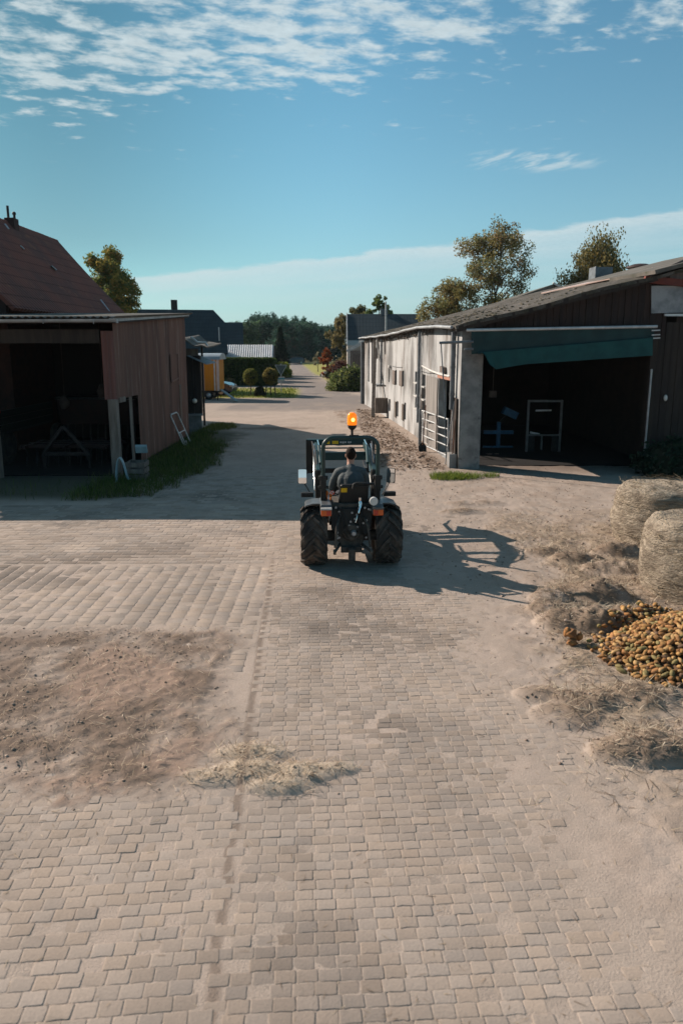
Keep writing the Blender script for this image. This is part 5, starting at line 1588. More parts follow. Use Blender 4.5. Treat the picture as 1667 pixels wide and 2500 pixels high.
# ================================================================== orange construction wagon
qa = g(537, 977)
XR, YW = qa.x, qa.y
wg = thing('construction_wagon', 'orange boarded construction wagon with curved grey roof', 'wagon', (XR - 2.4, YW + 1.1, 0))
m_orange = mat('orange_boards', (.56, .20, .008), (.46, .155, .008), scale=2, stretch=(3, 3, .2), rough=.6, fine=.08)
m_trimp = mat('pale_pink_trim', (.60, .45, .38), (.5, .37, .32), scale=5, rough=.7)
WZ0, WZ1 = .62, 2.60
k = MB()
i = 0
x = XR - 4.8
while x < XR - .12:
    k.box(x, min(x + .115, XR - .05), YW + .006 * (i % 2), YW + 2.2, WZ0, WZ1); x += .12; i += 1
k.build('body', m_orange, wg)
for x in (XR - .07, XR - 1.02, XR - 4.8):
    k = MB(); k.box(x - .09, x + .07, YW - .03, YW + .10, WZ0 - .02, WZ1); k.build('corner_trim', m_trimp, wg)
k = MB(); k.box(XR - .32, XR - .24, YW - .02, YW + .02, WZ0, WZ1); k.build('white_strip', m_whitepaint, wg)
k = MB()
arc = [(YW - .12 + 2.44 * (1 - math.cos(a)) / 2, WZ1 - .02 + .40 * math.sin(a) ** .8) for a in np.linspace(0, PI, 15)]
k.prism([(XR - 4.95, a, z) for a, z in arc], (5.05, 0, 0)); k.build('roof', mat('wagon_roof', (.36, .40, .43), (.28, .32, .35), scale=2, rough=.45, metal=.3), wg, smooth=40)
k = MB(); k.box(XR - 4.7, XR - .05, YW + .15, YW + 2.0, .48, .60); k.build('chassis', m_black, wg)
for x in (XR - .75, XR - 3.9):
    for y in (YW + .25, YW + 1.95):
        k = MB(); k.lathe([(.16, -.08), (.27, -.09), (.31, 0), (.27, .09), (.16, .08)], (x, y, .31), (0, 1, 0), 20, True); wv = k.build('wheel', m_tyre, wg, smooth=40)
        k = MB(); k.lathe([(.001, .05), (.05, .06), (.165, .02), (.165, -.05)], (x, y, .31), (0, -1, 0), 14); k.build('rim', m_rim, wv)
k = MB(); k.tube([(XR - .12, YW - .05, 0), (XR - .12, YW - .05, .6)], .03, 6); k.build('prop_leg', m_black, wg)
k = MB(); a = g(577, 983); k.slab((XR + .02, YW + .15, .62), (XR + .02, YW + .75, .62), (a.x, a.y + .75, .03), (a.x, a.y - .02, .03), .06); k.solo('ramp', mat('ramp_sheet', (.20, .25, .26), (.15, .19, .2), scale=5, rough=.6), 'grey sheet ramp sloping down from the end of the orange wagon', 'ramp')
# ================================================================== hay bales
m_hay = mat('hay', (.42, .355, .28), (.22, .18, .14), scale=5, stretch=(1, 1, 3.0), lo=.35, hi=.62, c3=(.36, .30, .22), s3=22, lo3=.5, hi3=.7, st3=(1, 1, 2.5), rough=1, spec=.05, fine=.35, bump=1.2, bscale=16, bstretch=(1, 1, 3.0), bdist=.05)
m_twine = mat('baler_twine', (.27, .225, .165), rough=.9)
m_stalk = mat('stalk', (1, 1, 1), attr=True, rough=.95, spec=.05)
def bale(label, c_, r0, h, seed, rz=0):
    t = thing('hay_bale', label, 'hay bale', c_, 'round hay bales stood on end', rz)
    k = MB()
    nA, prof = 72, []
    for q in np.linspace(0, 1, 8): prof.append((r0 * (.93 + .07 * math.sin(PI * (.15 + q * .7))), h * .02 + (h - .22) * q))
    for a in np.linspace(0, PI / 2, 7)[1:]: prof.append((r0 * .96 - .22 + .22 * math.cos(a), h - .20 + .20 * math.sin(a)))
    for q in (.55, .3, .12): prof.append((r0 * q, h + .01 * q))
    vs_, m_ = [], len(prof)
    for i, (rr_, z) in enumerate(prof):
        for j in range(nA):
            a = 2 * PI * j / nA
            x_, y_ = math.cos(a), math.sin(a)
            d = .10 * float(fbm(np.array(x_ * 1.6 + seed), np.array(y_ * 1.6 + z * 1.2), seed, 3) - .5) + .05 * float(fbm(np.array(a * 6.0), np.array(z * 7.), seed + 4, 2) - .5) + .022 * math.sin(z * 46 + 2 * x_) * (i < 8)
            rr2 = max(.0, rr_ + d * min(1, rr_ / r0 * 1.2))
            vs_.append((x_ * rr2 * 1.03, y_ * rr2 * .97, max(0, z + (.12 * float(fbm(np.array(x_ * rr_ * 3), np.array(y_ * rr_ * 3), seed + 9, 3) - .5) if i > 8 else 0))))
    fs_ = [(i * nA + j, i * nA + (j + 1) % nA, (i + 1) * nA + (j + 1) % nA, (i + 1) * nA + j) for i in range(m_ - 1) for j in range(nA)]
    fs_.append(tuple((m_ - 1) * nA + j for j in range(nA)))
    k.add(vs_, fs_)
    k.build('bale_body', m_hay, t, smooth=60, local=True)
    for q, z in enumerate((.18, .30, .41, .52, .64, .74)):
        k = MB(); tw = []
        for j in range(nA + 1):
            a = 2 * PI * j / nA
            x_, y_ = math.cos(a), math.sin(a)
            zz = z * h + .02 * math.sin(a * 2 + q)
            d = .10 * float(fbm(np.array(x_ * 1.6 + seed), np.array(y_ * 1.6 + zz * 1.2), seed, 3) - .5) + .05 * float(fbm(np.array(a * 6.0), np.array(zz * 7.), seed + 4, 2) - .5)
            rr2 = r0 * (.93 + .07 * math.sin(PI * (.15 + .7 * zz / h))) + d + .012
            tw.append((x_ * rr2 * 1.03, y_ * rr2 * .97, zz))
        k.tube(tw, .0028, 5, cap=False); k.build('twine', m_twine, t, local=True)
    # loose stalks standing off the surface
    r = np.random.default_rng(seed)
    n = 1500
    a = r.uniform(0, 2 * PI, n); z = r.uniform(0.02, h, n)
    top = r.uniform(0, 1, n) < .25
    rad = np.where(top, r0 * np.sqrt(r.uniform(0, 1, n)) * .95, r0 * (1.0 + .01 * r.normal(0, 1, n)))
    z = np.where(top, h + .02, z)
    cz = sstep(h - .2, h, z) * (~top); rad = rad - cz * .13
    p0 = np.stack([np.cos(a) * rad, np.sin(a) * rad, z + .02 * r.normal(0, 1, n)], -1)
    tang = np.stack([-np.sin(a), np.cos(a), .35 * r.normal(0, 1, n)], -1) * r.choice([-1, 1], n)[:, None] + .14 * np.stack([np.cos(a), np.sin(a), np.zeros(n)], -1) * np.abs(r.normal(0, 1, n))[:, None]
    L = r.uniform(.03, .12, n)[:, None]
    e = p0 + tang * L
    s = np.cross(tang, np.stack([np.cos(a), np.sin(a), .2 * np.ones(n)], -1)); s = s / np.linalg.norm(s, axis=1)[:, None] * .0032
    vs2 = np.stack([p0 - s, p0 + s, e + s * .4, e - s * .4], 1).reshape(-1, 3)
    tt = np.array([(.36, .29, .2), (.28, .22, .15), (.44, .37, .27), (.2, .155, .105)])[r.integers(0, 4, n)]
    o_ = mobj('loose_stalks', arr_mesh('loose_stalks', vs2, np.arange(4 * n).reshape(n, 4), m_stalk, np.repeat(tt * .85, 4, 0)), t)
    o_['kind'] = 'stuff'
    return t
bale('rear hay bale standing on end on the dirt, partly hidden', (5.58, 11.7, 0), .80, 1.0, 5)
bale('front hay bale standing on end beside the potato heap', (5.0, 9.1, 0), .84, 1.04, 8)

# ================================================================== heap of potatoes
m_pot = [mat('potato_skin_%d' % i, c_, tuple(q * .6 for q in c_), scale=25, rough=.75, fine=.2) for i, c_ in enumerate([(.42, .24, .085), (.34, .18, .06), (.47, .29, .12), (.27, .135, .047), (.24, .19, .075), (.36, .17, .06), (.14, .08, .045)])]
def pot_mesh(i):
    k = MB(); k.ico((0, 0, 0), (.036 + .009 * (i % 3), .023 + .004 * (i % 2), .021), 2, .35, i * 3 + 1, 1.6)
    me = k.mesh('potato'); me.materials.append(m_pot[i % 7]); me.shade_smooth(); return me
pm = [pot_mesh(i) for i in range(14)]
HC, HR = np.array((4.30, 7.02)), np.array((1.42, .98))
def heap_z(x, y):
    d = np.sqrt(((x - HC[0]) / HR[0]) ** 2 + ((y - HC[1]) / HR[1]) ** 2)
    return np.clip(1 - d, 0, 1) ** .85 * .62
r = np.random.default_rng(3)
hx, hy = r.uniform(HC[0] - HR[0] * 1.15, HC[0] + HR[0] * 1.0, 20000), r.uniform(HC[1] - HR[1] * 1.1, HC[1] + HR[1], 20000)
d = np.sqrt(((hx - HC[0]) / HR[0]) ** 2 + ((hy - HC[1]) / HR[1]) ** 2)
kp = r.uniform(0, 1, 20000) < np.where(d < .97, 1.0, np.clip(1.12 - d, 0, 1) * 1.3)
hx, hy = hx[kp], hy[kp]
# keep them apart so they lie beside one another
cell, sel = {}, []
for x, y in zip(hx, hy):
    c_ = (int(x / .042), int(y / .042))
    if all((x - a) ** 2 + (y - b_) ** 2 >.039 ** 2 for i in (-1, 0, 1) for j in (-1, 0, 1) for a, b_ in cell.get((c_[0] + i, c_[1] + j), ())):
        cell.setdefault(c_, []).append((x, y)); sel.append((x, y))
sel = np.array(sel)
hz = heap_z(sel[:, 0], sel[:, 1])
gz_ = height(sel[:, 0], sel[:, 1])
zz_ = np.maximum(hz, gz_) + .022 + r.uniform(-.008, .02, len(sel))
k = MB()   # earth core of the heap
xs_, ys_ = np.linspace(HC[0] - HR[0] * 1.15, HC[0] + HR[0] * 1.1, 60), np.linspace(HC[1] - HR[1] * 1.15, HC[1] + HR[1] * 1.1, 50)
XX, YY = np.meshgrid(xs_, ys_)
ZZ = heap_z(XX, YY) - .02 + .02 * fbm(XX * 8, YY * 8, 5)
ix = np.arange(XX.size).reshape(XX.shape)
fq = np.stack([ix[:-1, :-1], ix[:-1, 1:], ix[1:, 1:], ix[1:, :-1]], -1).reshape(-1, 4)
tag(mobj('soil_under_heap', arr_mesh('soil_under_heap', np.stack([XX, YY, ZZ - .012 * (ZZ < .02)], -1).reshape(-1, 3), fq, mat('potato_soil', (.12, .075, .045), (.18, .11, .065), scale=12, rough=1, fine=.3), None, True)), 'brown soil mixed into the potato heap', 'earth', kind='stuff')
order = np.argsort(np.hypot(sel[:, 0], sel[:, 1]) - 2.5 * hz + np.where(sel[:, 0] > .50 * (sel[:, 1] * .98 + .63), 5, 0))
rest = []
for n_, i in enumerate(order):
    rot = (r.uniform(-.5, .5), r.uniform(-.5, .5), r.uniform(0, 2 * PI))
    if n_ < 290:
        o_ = bpy.data.objects.new('potato', pm[int(r.integers(0, 14))])
        C.objects.link(o_)
        o_.location = (sel[i, 0], sel[i, 1], zz_[i]); o_.rotation_euler = rot
        s_ = r.uniform(.8, 1.2); o_.scale = (s_, s_, s_)
        tag(o_, 'yellow-brown potato lying in the heap beside the hay bales', 'potato', 'potatoes in the heap')
    else: rest.append((i, rot))
import itertools
bm = bmesh.new(); bmesh.ops.create_icosphere(bm, subdivisions=2, radius=1)
u_ = np.array([v.co[:] for v in bm.verts]); f_ = np.array([[v.index for v in q.verts] for q in bm.faces]); bm.free()
V_, F_, K_ = [], [], []
cols_ = np.array([(.42, .24, .085), (.34, .18, .06), (.47, .29, .12), (.27, .135, .047), (.24, .19, .075), (.36, .17, .06), (.14, .08, .045)])
for n_, (i, rot) in enumerate(rest):
    Mx = Matrix.Rotation(rot[2], 3, 'Z') @ Matrix.Rotation(rot[0], 3, 'X') @ Matrix.Rotation(rot[1], 3, 'Y')
    q = u_ * np.array([.038, .025, .022]) * r.uniform(.8, 1.25) * (1 + .12 * np.sin(u_[:, [1, 2, 0]] * 4 + n_))
    V_.append(q @ np.array(Mx).T + np.array([sel[i, 0], sel[i, 1], zz_[i]])); F_.append(f_ + n_ * len(u_)); K_.append(np.repeat(cols_[[n_ % 7]] * r.uniform(.75, 1.15), len(u_), 0))
tag(mobj('potato_heap', arr_mesh('potato_heap', np.concatenate(V_), np.concatenate(F_), mat('potato_skins', (1, 1, 1), attr=True, rough=.75, fine=.2), np.concatenate(K_), True)), 'rest of the heap of yellow-brown potatoes', 'potatoes', kind='stuff')
k = MB()
q = Vector((2.62, 7.33, 0))
for i in range(9): k.ico((q.x + rnd.uniform(-.08, .08), q.y + rnd.uniform(-.06, .06), .05 + .016 * i), (rnd.uniform(.03, .06), rnd.uniform(.03, .05), rnd.uniform(.03, .06)), 2, .5, i, 2.5)
k.solo('rotten_root', mat('orange_root', (.40, .19, .07), (.14, .075, .04), scale=14, rough=.95, fine=.3), 'orange-brown gnarled root lump on the straw, left of the potato heap', 'root', smooth=60)

# ================================================================== compact tractor
TR_ = thing('compact_tractor', 'dark compact tractor with raised front loader, seen from behind', 'tractor', (.135, 10.42, 0), rz=R(3.3))
m_body = mat('anthracite_paint', (.035, .04, .043), (.028, .032, .034), scale=6, rough=.38, spec=.4)
m_dteal = mat('dark_teal_paint', (.012, .046, .046), (.010, .036, .036), scale=5, rough=.4, spec=.45)
m_tblack = mat('tractor_black', (.014, .014, .014), (.022, .020, .018), scale=9, rough=.55)
m_ttyre = mat('tractor_tyre', (.050, .045, .041), (.14, .11, .088), scale=7, lo=.40, hi=.72, rough=.9, spec=.15, fine=.2)
m_fender = mat('fender_grey', (.10, .105, .11), (.075, .08, .083), scale=5, rough=.35, spec=.5)
m_chrome = mat('chrome_rod', (.75, .77, .78), rough=.12, metal=1.0)
m_dust = mat('dusty_iron', (.045, .042, .039), (.10, .085, .07), scale=11, rough=.85, fine=.25)
m_yellow = mat('yellow_label', (.70, .42, .015), rough=.5)
m_orangel = mat('orange_lens', (.62, .10, .01), rough=.2, spec=.6)
m_redl = mat('red_lens', (.45, .03, .012), rough=.2, spec=.6)
T = dict(parent=TR_, local=True)


def wheel(x, y, Rr, W, nl, name='rear_wheel'):
    s = 1 if x > 0 else -1
    k = MB()
    h_ = W / 2
    prof = [(Rr * .58, -h_ * .82), (Rr * .72, -h_ * .98), (Rr * .86, -h_ * 1.0), (Rr * .895, -h_ * .92), (Rr * .905, -h_ * .55), (Rr * .91, 0), (Rr * .905, h_ * .55), (Rr * .895, h_ * .92), (Rr * .86, h_), (Rr * .72, h_ * .98), (Rr * .58, h_ * .82)]
    k.lathe(prof, (x, y, Rr), (1, 0, 0), 48, True)
    ws = k.build(name, m_ttyre, smooth=50, **T)
    k = MB()
    for i in range(nl):
        for sd in (-1, 1):
            a0 = 2 * PI * (i + (.5 if sd > 0 else 0)) / nl
            secs = []
            for q, (xo, da, rad) in enumerate(((-.06, 0, .99), (.42, .11, 1.0), (.80, .24, .99), (1.0, .33, .92), (1.02, .38, .80))):
                a = a0 + da * (26 / nl)
                xx = x + sd * xo * h_
                ca, sa = math.sin(a), math.cos(a)
                c0 = Vector((xx, y - ca * Rr * rad, Rr + sa * Rr * rad))
                ci = Vector((xx - sd * .0, y - ca * Rr * (rad - .11), Rr + sa * Rr * (rad - .11)))
                tg = Vector((0, -sa, -ca)) * (.023 * Rr / .44 * (1.3 if q < 3 else 1.5))
                if xo > .9: ci = Vector((x + sd * .97 * h_, ci.y, ci.z)); c0 = Vector((x + sd * 1.03 * h_, c0.y, c0.z))
                secs.append((c0 - tg, c0 + tg, ci + tg * 1.25, ci - tg * 1.25))
            vs_ = [p_ for sc_ in secs for p_ in sc_]
            fs_ = [(q * 4 + e, q * 4 + (e + 1) % 4, (q + 1) * 4 + (e + 1) % 4, (q + 1) * 4 + e) for q in range(4) for e in range(4)] + [(0, 1, 2, 3), (19, 18, 17, 16)]
            k.add(vs_, fs_)
    k.build('tread', m_ttyre, ws, local=True)
    k = MB(); k.lathe([(Rr * .60, -h_ * .80), (Rr * .58, h_ * .82), (Rr * .50, h_ * .6), (Rr * .42, h_ * .2), (Rr * .12, h_ * .25), (.001, h_ * .28)], (x, y, Rr), (s, 0, 0), 32)
    k.lathe([(Rr * .60, -h_ * .82), (Rr * .40, -h_ * .5), (.05, -h_ * .5)], (x, y, Rr), (s, 0, 0), 32)
    k.build('rim', m_fender, ws, smooth=40, local=True)
    return ws
for s in (-1, 1): wheel(s * .565, 0, .458, .395, 13)
for s in (-1, 1): wheel(s * .50, 1.52, .31, .24, 14, 'front_wheel')
# rear housing, axle, hitch
k = MB(); k.prism([(-.20, -.22, .42), (-.11, -.22, .26), (.11, -.22, .26), (.20, -.22, .42), (.22, -.22, .74), (-.22, -.22, .74)], (0, 1.3, 0)); k.box(-.30, .30, -.16, .5, .66, .98); k.tube([(-.42, 0, .445), (.42, 0, .445)], .085, 14); k.lathe([(.001, -.30), (.12, -.29), (.15, -.22), (.15, -.1)], (0, 0, .56), (0, 1, 0), 20)
k.build('transmission', m_dust, bevel=.015, smooth=35, **T)
k = MB(); k.prism([(-.33, -.20, .92), (-.30, -.24, .60), (-.22, -.26, .52), (.22, -.26, .52), (.30, -.24, .60), (.33, -.20, .92)], (0, .12, 0)); k.build('rear_panel', m_tblack, bevel=.012, **T)
for s in (-1, 1):
    k = MB(); k.tube([(s * .17, -.15, .34), (s * .27, -.62, .36)], .024, 8); k.lathe([(.04, -.02), (.04, .02)], (s * .27, -.62, .36), (1, 0, 0), 12)
    k.tube([(s * .17, -.10, .82), (s * .23, -.50, .72), (s * .26, -.52, .40)], .018, 8)
    k.build('lift_arm', m_dust, smooth=45, **T)
k = MB(); k.bar((0, -.25, .30), (0, -.40, .26), .10, .05); k.box(-.05, .05, -.44, -.34, .16, .34); k.box(-.16, .16, -.30, -.26, .25, .34); k.build('tow_hitch', m_dust, bevel=.006, **T)
k = MB()
for i in range(26):
    a = rnd.uniform(-.28, .28); z = rnd.uniform(.42, .95)
    k.lathe([(.016, -.012), (.016, .012)], (a, -.275, z), (0, 1, 0), 7)
k.build('bolts', m_zinc, **T)
k = MB()
for x0, x1 in ((-.22, -.05), (-.14, .02), (.1, .2), (.16, .05)): k.tube([(x0, -.23, .95), (x0 * .8 + .02, -.33, .80), ((x0 + x1) / 2, -.34, .62), (x1, -.28, .48)], .012, 6)
k.build('hoses', m_tblack, **T)
k = MB(); k.lathe([(.001, -.02), (.045, -.02), (.05, .03), (.03, .06), (.001, .06)], (.03, -.30, .56), (0, -1, 0), 14); k.build('power_shaft', m_zinc, smooth=45, **T)
k = MB(); k.tube([(.13, -.22, 1.05), (.14, -.26, .98), (.06, -.30, .72)], [.022, .026, .012], 8); k.lathe([(.03, -.03), (.03, .05)], (.13, -.22, 1.04), n=10); k.build('silver_lever', m_chrome, smooth=45, **T)
# fenders with lamps
for s in (-1, 1):
    k = MB()
    outer, inner = [], []
    for i in range(15):
        a = R(-20) + R(96) * i / 14
        flat = min(1.0, .445 + .585 * math.cos(a))
        outer.append((0, .585 * math.sin(a), flat))
        inner.append((0, .56 * math.sin(a), min(.972, .445 + .56 * math.cos(a))))
    poly = [Vector((s * .31, q[1], q[2])) for q in outer] + [Vector((s * .31, q[1], q[2])) for q in inner[::-1]]
    vs_ = []
    nP = len(poly)
    for xo, dz in ((.31, 0), (.58, .004), (.685, -.03), (.70, -.06)):
        for q in poly: vs_.append((s * xo, q.y * (1 - .10 * (xo > .6)), q.z + dz))
    fs_ = [(c_ * nP + j, c_ * nP + (j + 1) % nP, (c_ + 1) * nP + (j + 1) % nP, (c_ + 1) * nP + j) for c_ in range(3) for j in range(nP)] + [tuple(range(nP)), tuple(3 * nP + j for j in range(nP))[::-1]]
    k.add(vs_, fs_)
    fo = k.build('fender', m_fender, smooth=35, **T)
    k = MB(); k.prism([(s * .30, -.42, .86), (s * .47, -.42, .86), (s * .47, -.36, 1.015), (s * .30, -.36, 1.015)], (0, .55, 0)); k.build('fender_box', m_fender, fo, local=True, bevel=.02)
    lm = MB(); lm.box(s * .385 - .075, s * .385 + .075, -.47, -.42, .865, .955); lo_ = lm.build('tail_light', m_orangel, bevel=.008, **T)
    l2 = MB(); l2.box(s * .385 - .03 - .035 * s, s * .385 + .03 - .035 * s, -.476, -.471, .875, .945); l2.build('red_lens', m_redl, lo_, local=True)
    l3 = MB(); l3.box(s * .385 - .08, s * .385 + .08, -.465, -.42, .957, .985); l3.build('lamp_hood', m_whitepaint if s < 0 else m_fender, lo_, local=True)
# seat, platform, steering, bonnet
k = MB(); k.box(-.31, .31, .35, 1.05, .52, .58); k.build('platform', m_tblack, **T)
k = MB(); k.prism([(-.19, .0, .80), (.27, .0, .80), (.27, .48, .84), (-.19, .48, .84)], (0, 0, .10)); so_ = k.build('seat', m_tblack, bevel=.04, segs=3, **T)
k = MB()
k.add(*(lambda P_: (P_, [(0, 1, 5, 4), (1, 2, 6, 5), (2, 3, 7, 6), (3, 0, 4, 7), (3, 2, 1, 0), (4, 5, 6, 7)]))([(-.20, -.06, .82), (.27, -.06, .82), (.27, .06, .82), (-.20, .06, .82), (-.16, -.16, 1.27), (.27, -.16, 1.27), (.27, -.08, 1.28), (-.16, -.08, 1.28)]))
sb = k.build('backrest', m_tblack, bevel=.035, segs=3, **T)
k = MB(); k.obox((-.105, -.150, 1.19), (.045, 0, 0), (0, .008, .0), (0, -.01, .034)); k.build('yellow_label', m_yellow, sb, local=True)
k = MB(); k.tube([(.03, -.19, 1.22), (.04, -.19, 1.285), (.08, -.19, 1.30), (.34, -.19, 1.29), (.36, -.16, 1.2), (.36, -.1, .98)], .022, 8); k.build('backrest_rail', m_tblack, smooth=50, **T)
k = MB(); k.lathe([(.001, -.03), (.062, -.03), (.066, .0), (.06, .03), (.001, .03)], (.32, -.40, 1.07), (0, -1, 0), 20); k.build('work_lamp', mat('lamp_glass', (.55, .56, .55), rough=.15, spec=.6), smooth=45, **T)
k = MB(); k.tube([(0, .98, .80), (0, .78, 1.12)], .03, 8); k.build('steering_column', m_tblack, smooth=50, **T)
k = MB()
ax = Vector((0, -.5, .85)).normalized(); c0 = Vector((0, .76, 1.14)); u1 = Vector((1, 0, 0)); u2 = ax.cross(u1)
k.tube([c0 + (u1 * math.cos(a) + u2 * math.sin(a)) * .185 for a in np.linspace(0, 2 * PI, 33)], .015, 8)
for a in (R(90), R(210), R(330)): k.tube([c0 - ax * .03, c0 + (u1 * math.cos(a) + u2 * math.sin(a)) * .185], .011, 6)
k.build('steering_wheel', m_tblack, smooth=50, **T)
k = MB()
secs = []
for y, w_, z0, z1 in ((.95, .25, .62, 1.06), (1.3, .25, .60, 1.05), (1.75, .24, .58, 1.00), (2.05, .20, .56, .88)):
    secs.append([(-w_, y, z0), (w_, y, z0), (w_, y, z1 - .12), (w_ * .82, y, z1 - .03), (w_ * .5, y, z1), (-w_ * .5, y, z1), (-w_ * .82, y, z1 - .03), (-w_, y, z1 - .12)])
k.add([p_ for s_ in secs for p_ in s_], [(c_ * 8 + j, c_ * 8 + (j + 1) % 8, (c_ + 1) * 8 + (j + 1) % 8, (c_ + 1) * 8 + j) for c_ in range(3) for j in range(8)] + [tuple(range(8))[::-1], tuple(24 + j for j in range(8))])
k.build('bonnet', m_body, smooth=30, bevel=.015, **T)
k = MB(); k.box(-.24, .24, .84, .98, .86, 1.10); k.build('dashboard', m_tblack, bevel=.03, **T)
k = MB(); k.box(-.12, .12, .9, 2.0, .30, .58); k.tube([(-.5, 1.52, .31), (.5, 1.52, .31)], .05, 10); k.build('front_axle', m_dust, **T)
for x, z, nme in ((-.36, 1.07, 0), (-.30, 1.04, 1)):
    k = MB(); k.tube([(x, .05, .92), (x, .02, z)], .012, 6); k.ico((x, .01, z + .045), (.024, .024, .045), 2); k.build('control_knob', mat('orange_knob_%d' % nme, (.60, .16, .02), rough=.35), smooth=60, **T)
# roll bar and beacon
k = MB()
pts = [(-.415, -.02, .92), (-.415, -.06, 1.82)]
for a in np.linspace(0, PI / 2, 7)[1:]: pts.append((-.415 + .16 * (1 - math.cos(a)), -.07, 1.82 + .16 * math.sin(a)))
pts += [(-.1, -.07, 1.98), (.1, -.07, 1.98)]
pts += [(-p_[0], p_[1], p_[2]) for p_ in pts[::-1][2:]]
k.tube(pts, .031, 12); rb = k.build('roll_bar', m_dteal, smooth=50, **T)
for s in (-1, 1):
    k = MB(); k.box(s * .415 - .045, s * .415 + .045, -.10, .03, 1.16, 1.40); k.lathe([(.035, -.07), (.035, .07)], (s * .415, -.03, 1.36), (1, 0, 0), 12); k.lathe([(.025, -.08), (.025, .08)], (s * .415, -.06, 1.22), (1, 0, 0), 12); k.build('hinge', m_tblack, rb, local=True, bevel=.006)
    k = MB(); k.box(s * .415 - .04, s * .415 + .04, -.07, .05, .80, 1.16); k.build('lower_post', m_tblack, rb, local=True, bevel=.008)
bc = MB(); bc.tube([(.02, -.07, 1.99), (.02, -.07, 2.11)], .018, 8); bc.lathe([(.02, 2.09), (.062, 2.13), (.068, 2.16), (.066, 2.17)], (.02, -.07, 0), n=20); bc.box(-.02, .12, -.09, -.05, 1.975, 2.02)
bo = bc.build('beacon', m_tblack, smooth=45, **T)
lens = bpy.data.materials.new('beacon_lens'); lens.use_nodes = True
pb = lens.node_tree.nodes['Principled BSDF']
pb.inputs['Base Color'].default_value = (.95, .25, .01, 1); pb.inputs['Roughness'].default_value = .15
pb.inputs['Emission Color'].default_value = (1.0, .20, .005, 1); pb.inputs['Emission Strength'].default_value = .55
k = MB(); k.lathe([(.066, 2.17), (.070, 2.18), (.070, 2.29), (.063, 2.33), (.035, 2.355), (.001, 2.36)], (.02, -.07, 0), n=24)
for q in range(4): k.lathe([(.0715, 2.19 + q * .027), (.0735, 2.197 + q * .027), (.0715, 2.204 + q * .027)], (.02, -.07, 0), n=24)
k.build('beacon_lens', lens, bo, smooth=45, local=True)
k = MB(); k.ico((.028, -.144, 2.255), (.026, .012, .028), 2); k.build('beacon_flash', mat('lit_bulb', (1.0, .62, .12), emit=2.6), bo, smooth=60, local=True)
# mirrors and side bars
m_mirror = mat('mirror_glass', (.92, .94, .95), rough=.01, metal=1.0)
for s in (-1, 1):
    c0 = Vector((s * .73, .80, 1.235)); rx_ = R(-5.25 if s < 0 else 6); rz_ = R(-2 if s < 0 else -13)
    Mx = Matrix.Rotation(rz_, 3, 'Z') @ Matrix.Rotation(rx_, 3, 'X') if s < 0 else Matrix.Rotation(R(-24), 3, 'Z') @ Matrix.Rotation(R(-5), 3, 'X')
    ax_, ay_, az_ = Mx @ Vector((.072, 0, 0)), Mx @ Vector((0, .022, 0)), Mx @ Vector((0, 0, .122))
    k = MB(); k.obox(c0, ax_, ay_, az_); mo = k.build('mirror', m_tblack, bevel=.018, segs=3, **T)
    k = MB()
    rr_ = []
    for cx_, cz_ in ((1, 1), (-1, 1), (-1, -1), (1, -1)):
        for a in np.linspace(0, PI / 2, 5):
            b_ = a + {(1, 1): 0, (-1, 1): PI / 2, (-1, -1): PI, (1, -1): 1.5 * PI}[(cx_, cz_)]
            rr_.append(c0 - ay_ * 1.04 + ax_ * (cx_ * .66 + .26 * math.cos(b_)) + az_ * (cz_ * .80 + .15 * math.sin(b_)))
    k.prism(rr_, ay_ * -.06); k.build('mirror_glass', m_mirror, mo, local=True)
    k = MB(); k.tube([(s * .70, .79, 1.12), (s * .60, .72, .96), (s * .56, .62, .94)], .010, 6); k.build('mirror_arm', m_tblack, smooth=50, **T)
    k = MB(); k.box(min(s * .56, s * .755), max(s * .56, s * .755), .36, .46, .975, 1.045); k.build('side_bar', m_tblack, bevel=.008, **T)
# front loader
for s in (-1, 1):
    k = MB(); k.prism([(s * .47 - .045, .98, .50), (s * .47 - .045, 1.20, .50), (s * .47 - .045, 1.12, 1.30), (s * .47 - .045, .96, 1.30)], (.09, 0, 0)); k.build('loader_mast', m_tblack, bevel=.01, **T)
    k = MB(); k.bar((s * .47, 1.0, 1.25), (s * .465, 1.9, 1.46), .075, .12); k.bar((s * .465, 1.84, 1.46), (s * .46, 2.62, 1.50), .075, .11); k.build('loader_arm', m_dteal, bevel=.012, **T)
    k = MB(); k.tube([(s * .47, 1.12, .80), (s * .467, 1.58, 1.15)], .034, 12); cy_ = k.build('lift_cylinder', m_dteal, smooth=45, **T)
    k = MB(); k.tube([(s * .467, 1.58, 1.15), (s * .465, 1.92, 1.40)], .020, 12); k.build('piston_rod', m_chrome, cy_, smooth=45, local=True)
    k = MB(); k.tube([(s * .40 - .02, 1.2, 1.38), (s * .43, 1.9, 1.58)], .026, 10); c2 = k.build('tilt_cylinder', m_dteal, smooth=45, **T)
    k = MB(); k.tube([(s * .43, 1.9, 1.58), (s * .44, 2.5, 1.60)], .016, 10); k.tube([(s * .52, 1.05, .95), (s * .525, 1.5, 1.35), (s * .52, 2.1, 1.58)], .018, 8); k.build('piston_rod', m_chrome, c2, smooth=45, local=True)
    k = MB(); k.tube([(s * .50, 1.1, 1.28), (s * .53, 1.5, 1.48), (s * .54, 2.0, 1.60), (s * .50, 2.5, 1.50)], .012, 6); k.tube([(s * .48, 1.1, 1.30), (s * .50, 1.6, 1.54), (s * .55, 2.2, 1.62), (s * .54, 2.55, 1.45)], .012, 6); k.build('hydraulic_hose', m_tblack, smooth=45, **T)
k = MB(); k.bar((-.47, 1.9, 1.44), (.47, 1.9, 1.44), .06, .06); k.build('cross_tube', m_dteal, **T)
